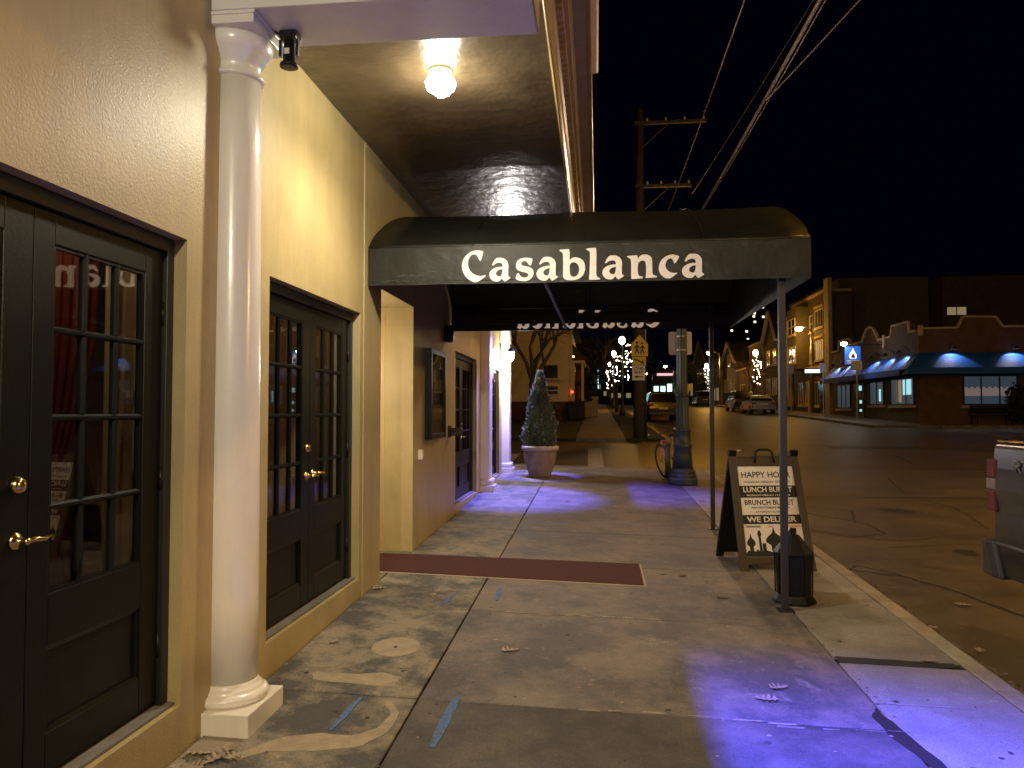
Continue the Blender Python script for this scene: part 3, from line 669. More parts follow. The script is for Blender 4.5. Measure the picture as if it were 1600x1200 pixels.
# curtains inside
def curtain(name, label, y0, y1, x, z0, z1, m, folds=9, depth=0.035, tie=False):
    mb = MB(); n = folds*6; cols = []
    for r in range(9):
        z = z1 - (z1-z0)*r/8
        k = 1.0
        if tie: k = 1 - 0.55*math.exp(-((z-(z0+0.9))/0.5)**2)
        for i in range(n+1):
            t = i/n; y = y0 + (y1-y0)*t*k
            cols.append((x + depth*math.sin(t*folds*2*math.pi), y, z))
    mb.add(cols, [(r*(n+1)+i, r*(n+1)+i+1, (r+1)*(n+1)+i+1, (r+1)*(n+1)+i) for r in range(8) for i in range(n)], True)
    o = mb.build(name, m, fix=False); s = o.modifiers.new('solid', 'SOLIDIFY'); s.thickness = 0.004
    tag(o, label, 'curtain'); return o
curtain('curtain', 'dark red drape behind the panes of the nearest door pair', 3.42, 3.93, -2.72, 0.33, 2.55, 'curtain', 7, tie=True)
curtain('curtain', 'pale beige drape behind the middle and hinge-side panes of the nearest doors', 3.96, 4.75, -2.70, 0.33, 2.55, 'cloth_pale', 5, tie=True)
curtain('curtain', 'dark red drape inside the second pair of French doors', 4.3, 5.0, -2.72, 0.33, 2.55, 'curtain', 6, tie=True)
for (x, y, lb) in ((-3.1, 2.9, 'dining table with pale cloth inside the nearest doors'), (-3.2, 5.1, 'dining table with pale cloth inside the second pair of doors')):
    t = thing('dining_table', lb, 'table', (x, y, 0.29))
    MB().box(-0.4, 0.4, -0.4, 0.4, 0.72, 0.75).build('tabletop', 'cloth_pale', t); MB().box(-0.39, 0.39, -0.39, 0.39, 0.45, 0.719).build('cloth_skirt', 'cloth_pale', t)
    MB().box(-0.05, 0.05, -0.05, 0.05, 0.0, 0.45).build('leg', 'door_dark', t)

# ============================================================ FIXTURES ON THE BUILDING
t = thing('porch_lamp', 'glowing jar lamp under the porch soffit, blown out to white', 'lamp', (-1.0, 4.84, 3.864))
MB().lathe([(0.002, -0.0), (0.075, -0.0), (0.075, -0.018), (0.052, -0.034), (0.05, -0.055), (0.002, -0.055)], n=24).build('lamp_base', 'white_paint', t)
MB().lathe([(0.050, -0.040), (0.085, -0.055), (0.100, -0.085), (0.090, -0.125), (0.055, -0.15), (0.002, -0.158)], n=20).build('lamp_glass', 'bulb', t)
mb = MB()
for k in range(4):
    a = k*math.pi/2+0.5; c_, s_ = math.cos(a), math.sin(a)
    mb.tube([(0.058*c_, 0.058*s_, -0.05), (0.106*c_, 0.106*s_, -0.085), (0.056*c_, 0.056*s_, -0.165), (0, 0, -0.182)], 0.0025, 5)
mb.build('wire_guard', 'steel', t)

t = thing('security_light', 'small black projector lamp fixed beside the column capital', 'lamp', (-1.59, 3.80, 3.60))
MB().box(-0.045, 0.045, -0.03, 0.05, -0.01, 0.03).build('mounting_plate', 'black_plastic', t, bevel=0.006)
for s_ in (-1, 1): MB().box(s_*0.045-0.007, s_*0.045+0.007, -0.012, 0.012, -0.10, -0.011).build('yoke_arm', 'black_plastic', t, bevel=0.002)
MB().lathe([(0.002, 0.075), (0.026, 0.072), (0.030, 0.02), (0.032, -0.04), (0.046, -0.05), (0.048, -0.066), (0.040, -0.07), (0.002, -0.066)], (0, 0, -0.09), 20).build('lamp_head', 'black_plastic', t)
MB().box(-0.012, 0.014, -0.036, -0.031, -0.10, -0.07).build('rating_label', 'sign_white', t)
MB().tube([(-0.05, 0.0, 0.02), (-0.12, -0.04, 0.045), (-0.205, -0.3, 0.10)], 0.005, 6).build('cable', 'black_plastic', t)

t = thing('menu_case', 'tall black framed menu case on the wall past the entrance', 'menu case', (WX, 8.35, 1.33))
MB().box(0.0, 0.075, 0, 0.06, 0, 1.02).box(0.0, 0.075, 0.78, 0.84, 0, 1.02).box(0.0, 0.075, 0.06, 0.78, 0, 0.06).box(0, 0.075, 0.06, 0.78, 0.96, 1.02).build('frame', 'black_plastic', t, bevel=0.004)
MB().box(0.001, 0.012, 0.06, 0.78, 0.06, 0.96).build('backing', mat('menu_paper', (0.10, 0.075, 0.05), 0.7, var=0.5, vscale=6), t)
mb = MB(); rr = random.Random(5)
for k in range(9): mb.box(0.0125, 0.0145, 0.16, 0.16+rr.uniform(0.3, 0.5), 0.22+k*0.045, 0.235+k*0.045)
mb.build('menu_lines', mat('menu_red', (0.35, 0.14, 0.09), 0.7), t)
MB().box(0.055, 0.058, 0.06, 0.78, 0.06, 0.96).build('pane', 'glass', t)

t = thing('door_bell_box', 'small white bell box on the wall below the menu case', 'bell box', (WX, 8.03, 1.13))
MB().box(0, 0.045, 0, 0.075, 0, 0.105).build('housing', 'white_paint', t, bevel=0.006)
MB().box(0.045, 0.05, 0.02, 0.055, 0.03, 0.07).build('button', 'sign_white', t)
t = thing('wall_ashtray', 'dark square box jutting from the wall beside the third doors', 'ashtray', (WX, 9.72, 1.33))
MB().box(0, 0.02, -0.03, 0.13, -0.02, 0.13).build('back_plate', 'brown_plastic', t, bevel=0.004)
MB().box(0.021, 0.17, 0.0, 0.10, 0.0, 0.10).build('housing', 'brown_plastic', t, bevel=0.012)
MB().box(0.05, 0.14, -0.003, 0.0, 0.05, 0.075).build('slot', 'ink', t)
t = thing('loudspeaker', 'dark round outdoor loudspeaker high on the wall beneath the canopy', 'speaker', (WX, 9.5, 2.62))
MB().lathe([(0.002, 0.0), (0.10, 0.0), (0.115, 0.05), (0.11, 0.09), (0.08, 0.10), (0.002, 0.085)], (0, 0, 0), 24, axis='x').build('housing', 'black_plastic', t)
MB().lathe([(0.002, 0.101), (0.07, 0.101), (0.072, 0.105), (0.002, 0.106)], (0, 0, 0), 20, axis='x').build('grille', 'black_metal', t)

# carriage lantern bracket near the far corner
t = thing('wall_lantern', 'black iron bracket lantern glaring white near the far corner', 'lantern', (WX, 14.95, 2.86))
MB().box(0, 0.02, -0.04, 0.04, -0.25, 0.12).build('back_plate', 'black_metal', t)
MB().tube([(0.02, 0, 0.08), (0.24, 0, 0.08)], 0.012, 6).tube([(0.02, 0, -0.16), (0.10, 0, -0.05), (0.22, 0, 0.07)], 0.009, 6).build('bracket', 'black_metal', t)
MB().lathe([(0.002, 0.02), (0.03, 0.0), (0.09, -0.06), (0.10, -0.075), (0.002, -0.075)], (0.22, 0, 0.02), 6, smooth=False).build('hood', 'black_metal', t)
MB().lathe([(0.07, -0.08), (0.05, -0.24), (0.002, -0.25)], (0.22, 0, 0.02), 6, smooth=False).build('lamp_glass', 'bulb', t)
lamp('lantern_light', 'POINT', (WX+0.22, 14.95, 2.52), 120, (1.0, 0.93, 0.90), 0.05)
for y0, pw in ((12.95, 34), (15.0, 40)):
    t = thing('blue_floodlight', 'small blue floodlight under the soffit by the %s far pilaster' % ('first' if y0 < 14 else 'second'), 'floodlight', (-1.35, y0, 3.863))
    MB().box(-0.03, 0.03, -0.03, 0.03, -0.05, 0.0).build('bracket', 'black_metal', t)
    MB().box(-0.06, 0.06, -0.04, 0.04, -0.13, -0.051).build('housing', 'black_metal', t, bevel=0.006)
    lamp('blue_flood_light', 'SPOT', (-1.40, y0, 3.70), pw*(60 if y0 < 14 else 45), (0.14, 0.14, 1.0), 0.03, rot=(R(-14) if y0 < 14 else 0, R(-1), 0), spot_size=R(50 if y0 < 14 else 38), spot_blend=0.6)
t = thing('vestibule_lamp', 'round lamp on the side wall of the entrance recess', 'lamp', (-2.72, 6.579, 2.02), (R(-90), 0, 0))
MB().lathe([(0.002, 0), (0.09, 0), (0.09, 0.03), (0.07, 0.09), (0.002, 0.12)], n=20).build('lamp_glass', 'bulb_soft', t)

# ============================================================ CANOPY
can = thing('entrance_canopy', 'long dark green-black barrel canopy with white Casablanca lettering over the pavement', 'canopy', (0, 0, 0))
CX0, CX1, CY0, CY1, CZ = WX+0.012, 1.665, 6.16, 9.85, 2.685
half = [(6.16, 3.0), (6.20, 3.035), (6.28, 3.105), (6.40, 3.18), (6.53, 3.245), (6.68, 3.32), (6.87, 3.40), (7.1, 3.485), (7.4, 3.575), (7.7, 3.64), (8.005, 3.66)]
prof = half + [(16.01-y, z) for y, z in reversed(half[:-1])]
nseg = 14
def canopy_skin(off, name, m):
    mb = MB(); xs_ = [CX0+off + (CX1-CX0-2*off)*k/nseg for k in range(nseg+1)]
    rr = random.Random(4)
    vs = []
    for i, x in enumerate(xs_):
        sag = 0.0 if i % 7 == 0 else -0.012*math.sin(math.pi*(i % 7)/7)
        for j, (y, z) in enumerate(prof):
            k = 1 - abs(j-10)/10
            vs.append((x, y + (off if y < 8 else -off if y > 8.01 else 0), z - off + sag*k*1.5))
    n = len(prof)
    mb.add(vs, [(i*n+j, (i+1)*n+j, (i+1)*n+j+1, i*n+j+1) for i in range(nseg) for j in range(n-1)], True)
    return mb.build(name, m, can, fix=False)
top = canopy_skin(0, 'canopy_top', 'canvas')
s = top.modifiers.new('s', 'SOLIDIFY'); s.thickness = 0.004; s.offset = -1
canopy_skin(0.012, 'canopy_lining', 'canvas_inside')
mb = MB(); n = 16     # near valance with a faint wave on its hem
def valance(y, s, name):
    mb = MB(); N = 40; vs = []
    for i in range(N+1):
        x = CX0 + (CX1-CX0)*i/N; wv = 0.0014*math.sin(i*1.1)+0.0012*math.sin(i*0.6+1)
        vs += [(x, y, 2.995), (x, y+s*wv*0.4, 2.85), (x, y+s*wv, CZ+0.002*math.sin(i*1.1))]
    vs2 = [(x, yy+s*0.006, z) for x, yy, z in vs]; m0 = len(vs)
    fs = []
    for i in range(N):
        for j in range(2):
            a = i*3+j; fs.append((a, a+3, a+4, a+1)); fs.append((m0+a, m0+a+1, m0+a+4, m0+a+3))
        fs.append((i*3+2, i*3+5, m0+i*3+5, m0+i*3+2)); fs.append((i*3, m0+i*3, m0+i*3+3, i*3+3))
    mb.add(vs+vs2, fs); return mb.build(name, 'canvas', can)
valance(CY0, 1, 'valance')
mb = MB()      # end panel towards the road
poly = [(CY0+0.004, CZ), (CY0+0.004, 2.999)] + [(y, z) for y, z in prof[1:-1]] + [(CY1-0.004, 2.999), (CY1-0.004, CZ)]
mb.prism(poly[:1] + poly[1:-1] + poly[-1:], lambda u, v, d: (d, u, v), CX1-0.006, CX1)
bm_end = mb.build('end_panel', 'canvas', can)
# frame
mb = MB()
for x in (CX0+0.03, -0.1, CX1-0.03):
    pts = [(x, y+(0.03 if y < 8 else -0.03), z-0.035) for y, z in prof]; mb.tube(pts, 0.014, 6)
for y in (CY0+0.03, CY1-0.03): mb.tube([(CX0+0.02, y, 2.98), (CX1-0.02, y, 2.98)], 0.014, 6)
mb.build('frame_hoop', 'black_metal', can)
MB().box(CX0+0.02, CX1-0.02, CY1-0.085, CY1-0.05, 2.765, 2.895).build('frame_bar', 'black_metal', can)
MB().box(CX0+0.02, CX1-0.02, CY0+0.012, CY0+0.04, 2.70, 2.73).build('frame_bar', 'black_metal', can)
MB().bar((-0.42, CY0+0.06, 2.72), (-0.38, CY1-0.12, 2.70), 0.028).build('frame_brace', 'post_grey', can)
for (x, y) in ((1.462, 6.27), (1.43, 9.80)):
    MB().box(x-0.026, x+0.026, y-0.026, y+0.026, gz(x, y)-0.01, 2.98).build('post', 'post_grey', can, bevel=0.004)
    MB().box(x-0.06, x+0.06, y-0.06, y+0.06, gz(x, y)+0.0, gz(x, y)+0.012).build('post_foot', 'post_grey', can)

# hand-cut lettering. outlines are in 1/16 photo-like units, baseline at 0
GL = {
'C': ([(735,200),(700,182),(640,165),(560,160),(490,170),(430,190),(370,222),(320,260),(270,310),(230,370),(203,430),(188,490),(182,560),(188,625),(210,700),(237,760),(275,820),(320,870),(370,910),(425,945),(480,968),(530,976),(580,974),(700,900),(800,818),(780,795),(735,810),(680,820),(600,812),(545,795),(490,768),(450,740),(415,705),(385,660),(360,610),(345,560),(338,500),(345,430),(362,375),(390,325),(425,285),(470,265),(520,262),(555,280),(580,310),(605,355),(625,400),(642,432),(670,430),(690,380),(710,310)], []),
'a': ([(960,545),(985,495),(1015,435),(1070,372),(1120,362),(1190,360),(1250,372),(1300,398),(1340,430),(1370,480),(1385,545),(1384,620),(1380,700),(1380,835),(1435,870),(1425,892),(1360,935),(1300,970),(1265,950),(1240,915),(1220,885),(1165,950),(1130,965),(1080,968),(1010,955),(965,928),(930,890),(905,840),(895,785),(905,735),(930,695),(970,655),(1020,625),(1090,602),(1160,592),(1235,590),(1232,550),(1218,515),(1195,493),(1155,487),(1100,492),(1045,515),(1000,555)],
      [[(1235,652),(1195,655),(1150,668),(1105,692),(1078,722),(1068,755),(1078,795),(1105,820),(1145,835),(1190,835),(1212,795),(1225,740)]]),
's': ([(480,575),(515,575),(540,500),(555,440),(545,405),(500,390),(430,380),(370,378),(310,382),(255,398),(205,425),(165,465),(142,520),(135,580),(142,635),(165,672),(205,702),(260,725),(330,745),(390,758),(430,775),(452,800),(450,835),(425,865),(385,882),(335,885),(285,872),(250,845),(228,805),(205,765),(165,780),(140,835),(125,890),(150,930),(200,952),(260,968),(330,975),(400,970),(460,950),(510,920),(550,870),(575,820),(582,765),(572,705),(548,665),(510,635),(450,612),(380,598),(320,582),(280,562),(263,530),(275,495),(310,472),(355,465),(400,475),(430,505),(450,540)], []),
'b': ([(-205,175),(-185,150),(-90,145),(35,138),(50,175),(50,300),(52,430),(75,395),(115,365),(170,350),(230,352),(290,370),(350,400),(395,445),(425,510),(440,590),(437,660),(420,730),(390,795),(345,850),(290,888),(220,915),(140,928),(60,928),(-20,918),(-80,895),(-112,850),(-114,760),(-110,600),(-112,420),(-115,280),(-130,225),(-165,205)],
      [[(50,580),(60,530),(90,492),(130,475),(180,478),(225,500),(258,535),(280,585),(290,645),(285,710),(265,765),(235,810),(190,838),(135,842),(90,825),(65,780),(55,710)]]),
'l': ([(465,150),(478,132),(540,125),(620,115),(705,118),(720,150),(722,300),(718,500),(716,700),(718,790),(735,840),(765,865),(820,888),(805,915),(680,920),(545,920),(535,890),(548,750),(556,560),(562,380),(562,260),(552,205),(520,185)], []),
'n': ([(196,329),(217,311),(330,305),(448,301),(462,340),(465,399),(500,345),(545,305),(600,288),(665,284),(728,301),(775,330),(805,375),(818,440),(820,560),(819,728),(835,790),(870,812),(938,833),(924,861),(800,868),(658,875),(660,830),(668,770),(668,560),(662,500),(644,462),(615,440),(588,434),(550,440),(518,455),(485,490),(469,530),(464,600),(466,700),(475,780),(490,812),(520,825),(588,840),(581,879),(450,888),(308,896),(300,840),(303,700),(303,520),(300,448),(290,400),(262,370)], []),
'c': ([(1351,490),(1335,445),(1316,392),(1290,360),(1255,350),(1220,355),(1185,385),(1158,425),(1140,470),(1131,518),(1138,570),(1162,616),(1195,655),(1232,686),(1275,705),(1316,714),(1370,716),(1428,711),(1395,745),(1344,784),(1295,820),(1246,851),(1190,852),(1134,840),(1080,810),(1036,770),(1005,725),(980,672),(972,615),(973,560),(985,490),(1008,434),(1045,380),(1092,336),(1145,300),(1204,273),(1265,260),(1330,259),(1400,275),(1470,301),(1460,345),(1442,378),(1415,420),(1386,462)], []),
}
BASE = {'C': 968, 'a': 965, 's': 970, 'b': 925, 'l': 920, 'n': 893, 'c': 848}
X0 = {'C': 182, 'a': 895, 's': 125, 'b': -205, 'l': 465, 'n': 196, 'c': 972}
def chaikin(p):
    out = []
    n = len(p)
    for i in range(n):
        a, b, c = Vector(p[i-1]), Vector(p[i]), Vector(p[(i+1) % n])
        d1, d2 = (b-a), (c-b)
        if d1.length < 1 or d2.length < 1 or d1.angle(d2) > R(42): out.append(tuple(b))
        else: out.append(tuple(b*0.75+a*0.25)); out.append(tuple(b*0.75+c*0.25))
    return out
WORD = [('C', 722, 0), ('a', 766, 0), ('s', 808, 0), ('a', 841, 0), ('b', 877.2, 0), ('l', 919, 0), ('a', 944, 0), ('n', 982, 0), ('c', 1031, 0), ('a', 1066, 0)]
def word(y, face, xa, xb, zb, hscale, mirror, m, thick=0.002):
    k = (xb-xa)/(1101.5-722)
    for ch, px, _ in WORD:
        outer, holes = GL[ch]
        cu = bpy.data.curves.new('letter', 'CURVE'); cu.dimensions = '2D'; cu.fill_mode = 'BOTH'; cu.extrude = thick/2
        for poly in [outer] + holes:
            poly = chaikin(poly); sp = cu.splines.new('POLY'); sp.points.add(len(poly)-1); sp.use_cyclic_u = True
            for q, (ux, uy) in enumerate(poly):
                sp.points[q].co = (((px-722) + (ux-X0[ch])/16)*k, (BASE[ch]-uy)/16*k*hscale, 0, 1)
        tmp = bpy.data.objects.new('tmp', cu); COL.objects.link(tmp)
        me = bpy.data.meshes.new_from_object(tmp.evaluated_get(bpy.context.evaluated_depsgraph_get())); bpy.data.objects.remove(tmp)
        co = np.zeros(len(me.vertices)*3); me.vertices.foreach_get('co', co); co = co.reshape(-1, 3); o2 = np.zeros_like(co)
        o2[:, 0] = xa + co[:, 0]; o2[:, 1] = y + face*co[:, 2]; o2[:, 2] = zb + co[:, 1]
        if mirror: o2[:, 0] = xa + xb - o2[:, 0]
        me.vertices.foreach_set('co', o2.ravel()); me.update(); me.materials.clear(); me.materials.append(M[m])
        o = bpy.data.objects.new('letter', me); COL.objects.link(o); o.parent = can
word(CY0-0.0075, 1, -1.089, 0.857, 2.699, 1.0, False, 'letter')
def far_valance(y, xa, xb, zb, hscale):
    k = (xb-xa)/(1101.5-722)
    cu = bpy.data.curves.new('valance', 'CURVE'); cu.dimensions = '2D'; cu.fill_mode = 'BOTH'; cu.extrude = 0.003
    loops = [[(CX0, CZ), (CX1, CZ), (CX1, 2.997), (CX0, 2.997)]]
    for ch, px, _ in WORD:
        for poly in [GL[ch][0]] + GL[ch][1]:
            loops.append([(xb - ((px-722) + (ux-X0[ch])/16)*k, zb + (BASE[ch]-uy)/16*k*hscale) for ux, uy in chaikin(poly)])
    for lp in loops:
        sp = cu.splines.new('POLY'); sp.points.add(len(lp)-1); sp.use_cyclic_u = True
        for q, (u, v) in enumerate(lp): sp.points[q].co = (u, v, 0, 1)
    tmp = bpy.data.objects.new('tmp', cu); COL.objects.link(tmp)
    me = bpy.data.meshes.new_from_object(tmp.evaluated_get(bpy.context.evaluated_depsgraph_get())); bpy.data.objects.remove(tmp)
    co = np.zeros(len(me.vertices)*3); me.vertices.foreach_get('co', co); co = co.reshape(-1, 3); o2 = co[:, [0, 2, 1]].copy(); o2[:, 1] += y
    me.vertices.foreach_set('co', o2.ravel()); me.update(); me.materials.clear(); me.materials.append(M['canvas'])
    o = bpy.data.objects.new('valance', me); COL.objects.link(o); o.parent = can
far_valance(CY1, -1.03, 0.815, 2.705, 0.98)
word(CY1, 1, -1.03, 0.815, 2.705, 0.98, True, 'letter_through', 0.002)
# seams, chalky scuffs and pinholes of wear on the canvas
for x in (-0.1, 0.85, -1.0):
    MB().tube([(x, y, z+0.002) for y, z in prof], 0.004, 5).build('seam', 'canvas', can)
MB().box(CX0+0.01, CX1-0.01, CY0-0.0025, CY0-0.0005, 2.712, 2.716).build('hem_stitch', 'canvas_inside', can)
rr = random.Random(21); scf = MB()
for (cx, cz, n_, sx, sz) in ((-1.50, 2.765, 16, .12, .008), (-1.62, 2.715, 14, .16, .008), (-1.33, 2.79, 8, .05, .006), (0.2, 2.985, 14, .25, .004), (1.2, 2.96, 8, .2, .01)):
    for q in range(n_):
        x = cx+rr.uniform(-sx, sx); z = cz+rr.uniform(-sz, sz); a = rr.uniform(.006, .03); b = rr.uniform(.0006, .002)
        scf.add([(x-a, CY0-.0042, z-b), (x+a*.8, CY0-.0042, z-b*.5), (x+a, CY0-.0042, z+b), (x-a*.7, CY0-.0042, z+b*.6)], [(0, 1, 2, 3)])
tag(scf.build('chalk_scuff', mat('chalk', (0.10, 0.105, 0.095), 0.8), can, fix=False), kind='stuff')

# ============================================================ THINGS ON THE PAVEMENT
# entrance mat
mt = thing('entrance_mat', 'long dark red runner mat laid across the pavement from the entrance', 'mat', (0, 0, 0))
def mat_slab(x0, x1, ya0, ya1, yb0, yb1, h0, h1, name, m):
    N = 12; mb = MB(); v = []
    for i in range(N+1):
        t = i/N; x = x0+(x1-x0)*t; y0 = ya0+(yb0-ya0)*t; y1 = ya1+(yb1-ya1)*t
        for (y, h) in ((y0, h0), (y0+0.006, h1), (y1-0.006, h1), (y1, h0)): v.append((x, y, gz(x, y)+h))
    mb.add(v, [(i*4+j, (i+1)*4+j, (i+1)*4+j+1, i*4+j+1) for i in range(N) for j in range(3)] + [(0, 1, 2, 3), tuple(N*4+j for j in (3, 2, 1, 0))])
    return mb.build(name, m, mt)
mat_slab(-2.30, 0.425, 6.86, 7.62, 6.80, 7.66, 0.001, 0.005, 'mat_border', 'mat_edge')
mat_slab(-2.30, 0.405, 6.875, 7.61, 6.818, 7.645, 0.0015, 0.011, 'mat_pile', 'mat_red')

# leaves
def leaf_mesh(seed):
    r = random.Random(seed); lobes = 4; up = []; L = 1.0
    pts = [(0, 0)]
    for k in range(lobes):
        x = 0.12 + k*0.21; wv = (0.30, 0.36, 0.30, 0.17)[k]*r.uniform(.8, 1.1)
        pts += [(x, 0.07), (x+0.05, wv), (x+0.11, wv*0.95), (x+0.15, 0.10)]
    pts.append((1.0, 0.0))
    full = pts + [(x, -y*r.uniform(.85, 1.1)) for x, y in reversed(pts[1:-1])]
    cv = r.uniform(.25, .6); tw = r.uniform(-.5, .5)
    v = [(x-0.5, y, cv*y*y*2.2 + 0.18*(x-0.5)**2 + tw*0.25*(x-0.5)*y + 0.03) for x, y in full]
    n = len(v); v2 = [(x, y, z-0.012) for x, y, z in v]
    c = len(full)
    mid = [(x, 0) for x in (0.1, 0.3, 0.5, 0.7, 0.9)]
    f = []
    me = bpy.data.meshes.new('oak_leaf'); bm = bmesh.new(); vv = [bm.verts.new(p) for p in v]; fc = bm.faces.new(vv)
    bmesh.ops.triangulate(bm, faces=[fc])
    g = bmesh.ops.extrude_face_region(bm, geom=bm.faces[:]); bmesh.ops.translate(bm, vec=(0, 0, -0.012), verts=[e for e in g['geom'] if isinstance(e, bmesh.types.BMVert)])
    bmesh.ops.recalc_face_normals(bm, faces=bm.faces[:])
    bm.to_mesh(me); bm.free(); return me
LM = [leaf_mesh(k) for k in range(6)]
for k, me in enumerate(LM): me.materials.append(M['leaf'] if k < 4 else M['leaf_brown'])
def put_leaf(k, x, y, s, rot, label, group='dry oak leaves scattered on the pavement', z=None, tilt=(0, 0)):
    o = bpy.data.objects.new('oak_leaf', LM[k]); COL.objects.link(o); o.location = (x, y, (gz(x, y) if z is None else z)+0.004)
    o.scale = (s, s, s); o.rotation_euler = (tilt[0], tilt[1], rot); tag(o, label, 'leaf', group)
put_leaf(0, 1.035, 4.62, 0.125, 0.4, 'pale broad leaf curled on the blue-lit pavement')
put_leaf(1, 0.93, 4.44, 0.14, 3.0, 'thin pale leaf just below the broad one in the blue light')
put_leaf(2, -0.56, 4.98, 0.13, 0.3, 'single curled leaf lying alone right of the round patch')
for i, (x, y, s, r_, lb) in enumerate(((-1.80, 3.36, .13, .6, 'curled leaf touching the wall in the heap beside the column foot'), (-1.70, 3.43, .12, 2.2, 'leaf leaning on the front of the column plinth'),
        (-1.64, 3.37, .12, 1.1, 'outermost leaf of the heap by the column foot'), (-1.76, 3.24, .13, 2.9, 'lowest leaf of the heap below the column plinth'), (-1.71, 3.33, .13, 4.0, 'middle leaf of the heap by the column foot'),
        (-1.82, 3.20, .12, 5.0, 'leaf nearest the door sill in the heap by the column'))):
    put_leaf(i % 4, x, y, s, r_, lb, 'dry leaves heaped by the column foot', tilt=(0.2*(i % 3-1), 0.15))
put_leaf(3, -1.80, 6.28, 0.13, 0.5, 'leaf in the corner by the raised render strip near the mat')
put_leaf(1, -1.72, 4.95, 0.09, 1.5, 'small leaf by the wall below the second doors')
put_leaf(4, 1.03, 6.55, 0.12, 0.2, 'brown leaf in front of the sandwich board')
put_leaf(5, 0.78, 7.25, 0.10, 0.9, 'brown leaf just beyond the road end of the mat')
put_leaf(2, 0.60, 7.3, 0.09, 2.1, 'pale leaf beside the road end of the mat')
put_leaf(1, 2.12, 5.25, 0.11, 0.1, 'pale leaf on the tar strip near the kerb')
put_leaf(0, 2.57, 6.35, 0.13, 0.1, 'pale leaf in the gutter behind the pickup', z=road_z(6.35)+0.02)
put_leaf(3, 2.72, 5.9, 0.11, 1.2, 'leaf lying in the road beside the pickup bumper', z=road_z(5.9))
put_leaf(1, 3.15, 7.1, 0.14, -0.1, 'pale leaf alone on the asphalt by the long crack', z=road_z(7.1)+0.003)
put_leaf(4, 1.62, 12.2, 0.12, 0.1, 'brown leaf below the foot of the lamp post')
put_leaf(0, -0.45, 11.7, 0.10, 1.0, 'leaf on the middle of the pavement below the planter')
# small litter nobody could count
mb = MB(); r = random.Random(12)
def bit(x, y, z, s):
    a = r.uniform(0, 6.3); v = []
    for q in range(4): v.append((x + s*math.cos(a+q*1.57)*r.uniform(.5, 1), y + s*math.sin(a+q*1.57)*r.uniform(.5, 1), z + r.uniform(0.001, s*0.7)))
    mb.add(v, [(0, 1, 2, 3)])
for k in range(1100): y = 3.0+11*r.random()**1.5; bit(2.49+abs(r.gauss(0, .06))+(.05 if r.random() < .1 else 0), y, road_z(y)+0.02, r.uniform(.008, .034))
for k in range(120): y = r.uniform(2.5, 16); x = r.uniform(-1.8, 2.2); bit(x, y, gz(x, y), r.uniform(.003, .012))
for k in range(70): y = r.uniform(4.2, 6.2); x = 1.53+r.uniform(-.03, .05); bit(x, y, gz(x, y), r.uniform(.004, .014))
for k in range(60): y = r.uniform(2.6, 12); x = -1.86+abs(r.gauss(0, .03)); bit(x, y, gz(x, y), r.uniform(.004, .014))
tag(mb.build('leaf_litter', 'leaf_brown', fix=False), 'crumbled leaf litter along the gutter and joints', 'litter', kind='stuff')

mb = MB(); r = random.Random(31)
for k in range(150):
    y = 2.5 + 12*r.random()**1.3; x = r.uniform(-1.7, 2.2); q = r.uniform(.006, .018); e = r.uniform(.7, 1.3)
    mb.add([(x+q*math.cos(a)*e, y+q*math.sin(a), gz(x, y)+0.0022) for a in [i*math.pi/4+r.uniform(-.2, .2) for i in range(8)]], [tuple(range(8))])
tag(mb.build('gum_spots', mat('gum', (0.055, 0.05, 0.05), 0.8), fix=False), 'dark chewing gum spots trodden into the pavement', 'gum', kind='stuff')
mb = MB()
for k in range(60):
    y = 2.8 + 9*r.random()**1.3; x = r.uniform(-0.9, 2.2); q = r.uniform(.004, .012)
    mb.add([(x+q*math.cos(a)*r.uniform(.6, 1.6), y+q*math.sin(a), gz(x, y)+0.0024) for a in [i*math.pi/3 for i in range(6)]], [tuple(range(6))])
tag(mb.build('pale_specks', 'patch', fix=False), 'pale specks and chips scattered on the slabs', 'specks', kind='stuff')
# bin at the foot of the canopy post
t = thing('waste_bin', 'black eight-sided bin with pointed lid at the foot of the near canopy post', 'bin', (1.60, 6.56, gz(1.60, 6.56)))
t.scale = (0.86, 0.86, 1.0)
def octa(prof_, name, m): return MB().lathe(prof_, n=8, a0=R(22.5), a1=R(382.5), smooth=False).build(name, m, t, bevel=0.004)
octa([(0.205, 0.0), (0.205, 0.018), (0.172, 0.06), (0.165, 0.07)], 'flared_base', 'black_plastic')
octa([(0.158, 0.07), (0.165, 0.39)], 'bin_body', 'black_plastic')
octa([(0.185, 0.39), (0.185, 0.405), (0.06, 0.54), (0.03, 0.55), (0.03, 0.60)], 'pointed_lid', 'black_plastic')
for k in range(8):
    a = R(22.5+45*k); MB().bar((0.168*math.cos(a), 0.168*math.sin(a), 0.07), (0.173*math.cos(a), 0.173*math.sin(a), 0.388), 0.012).build('corner_rib', 'black_plastic', t)

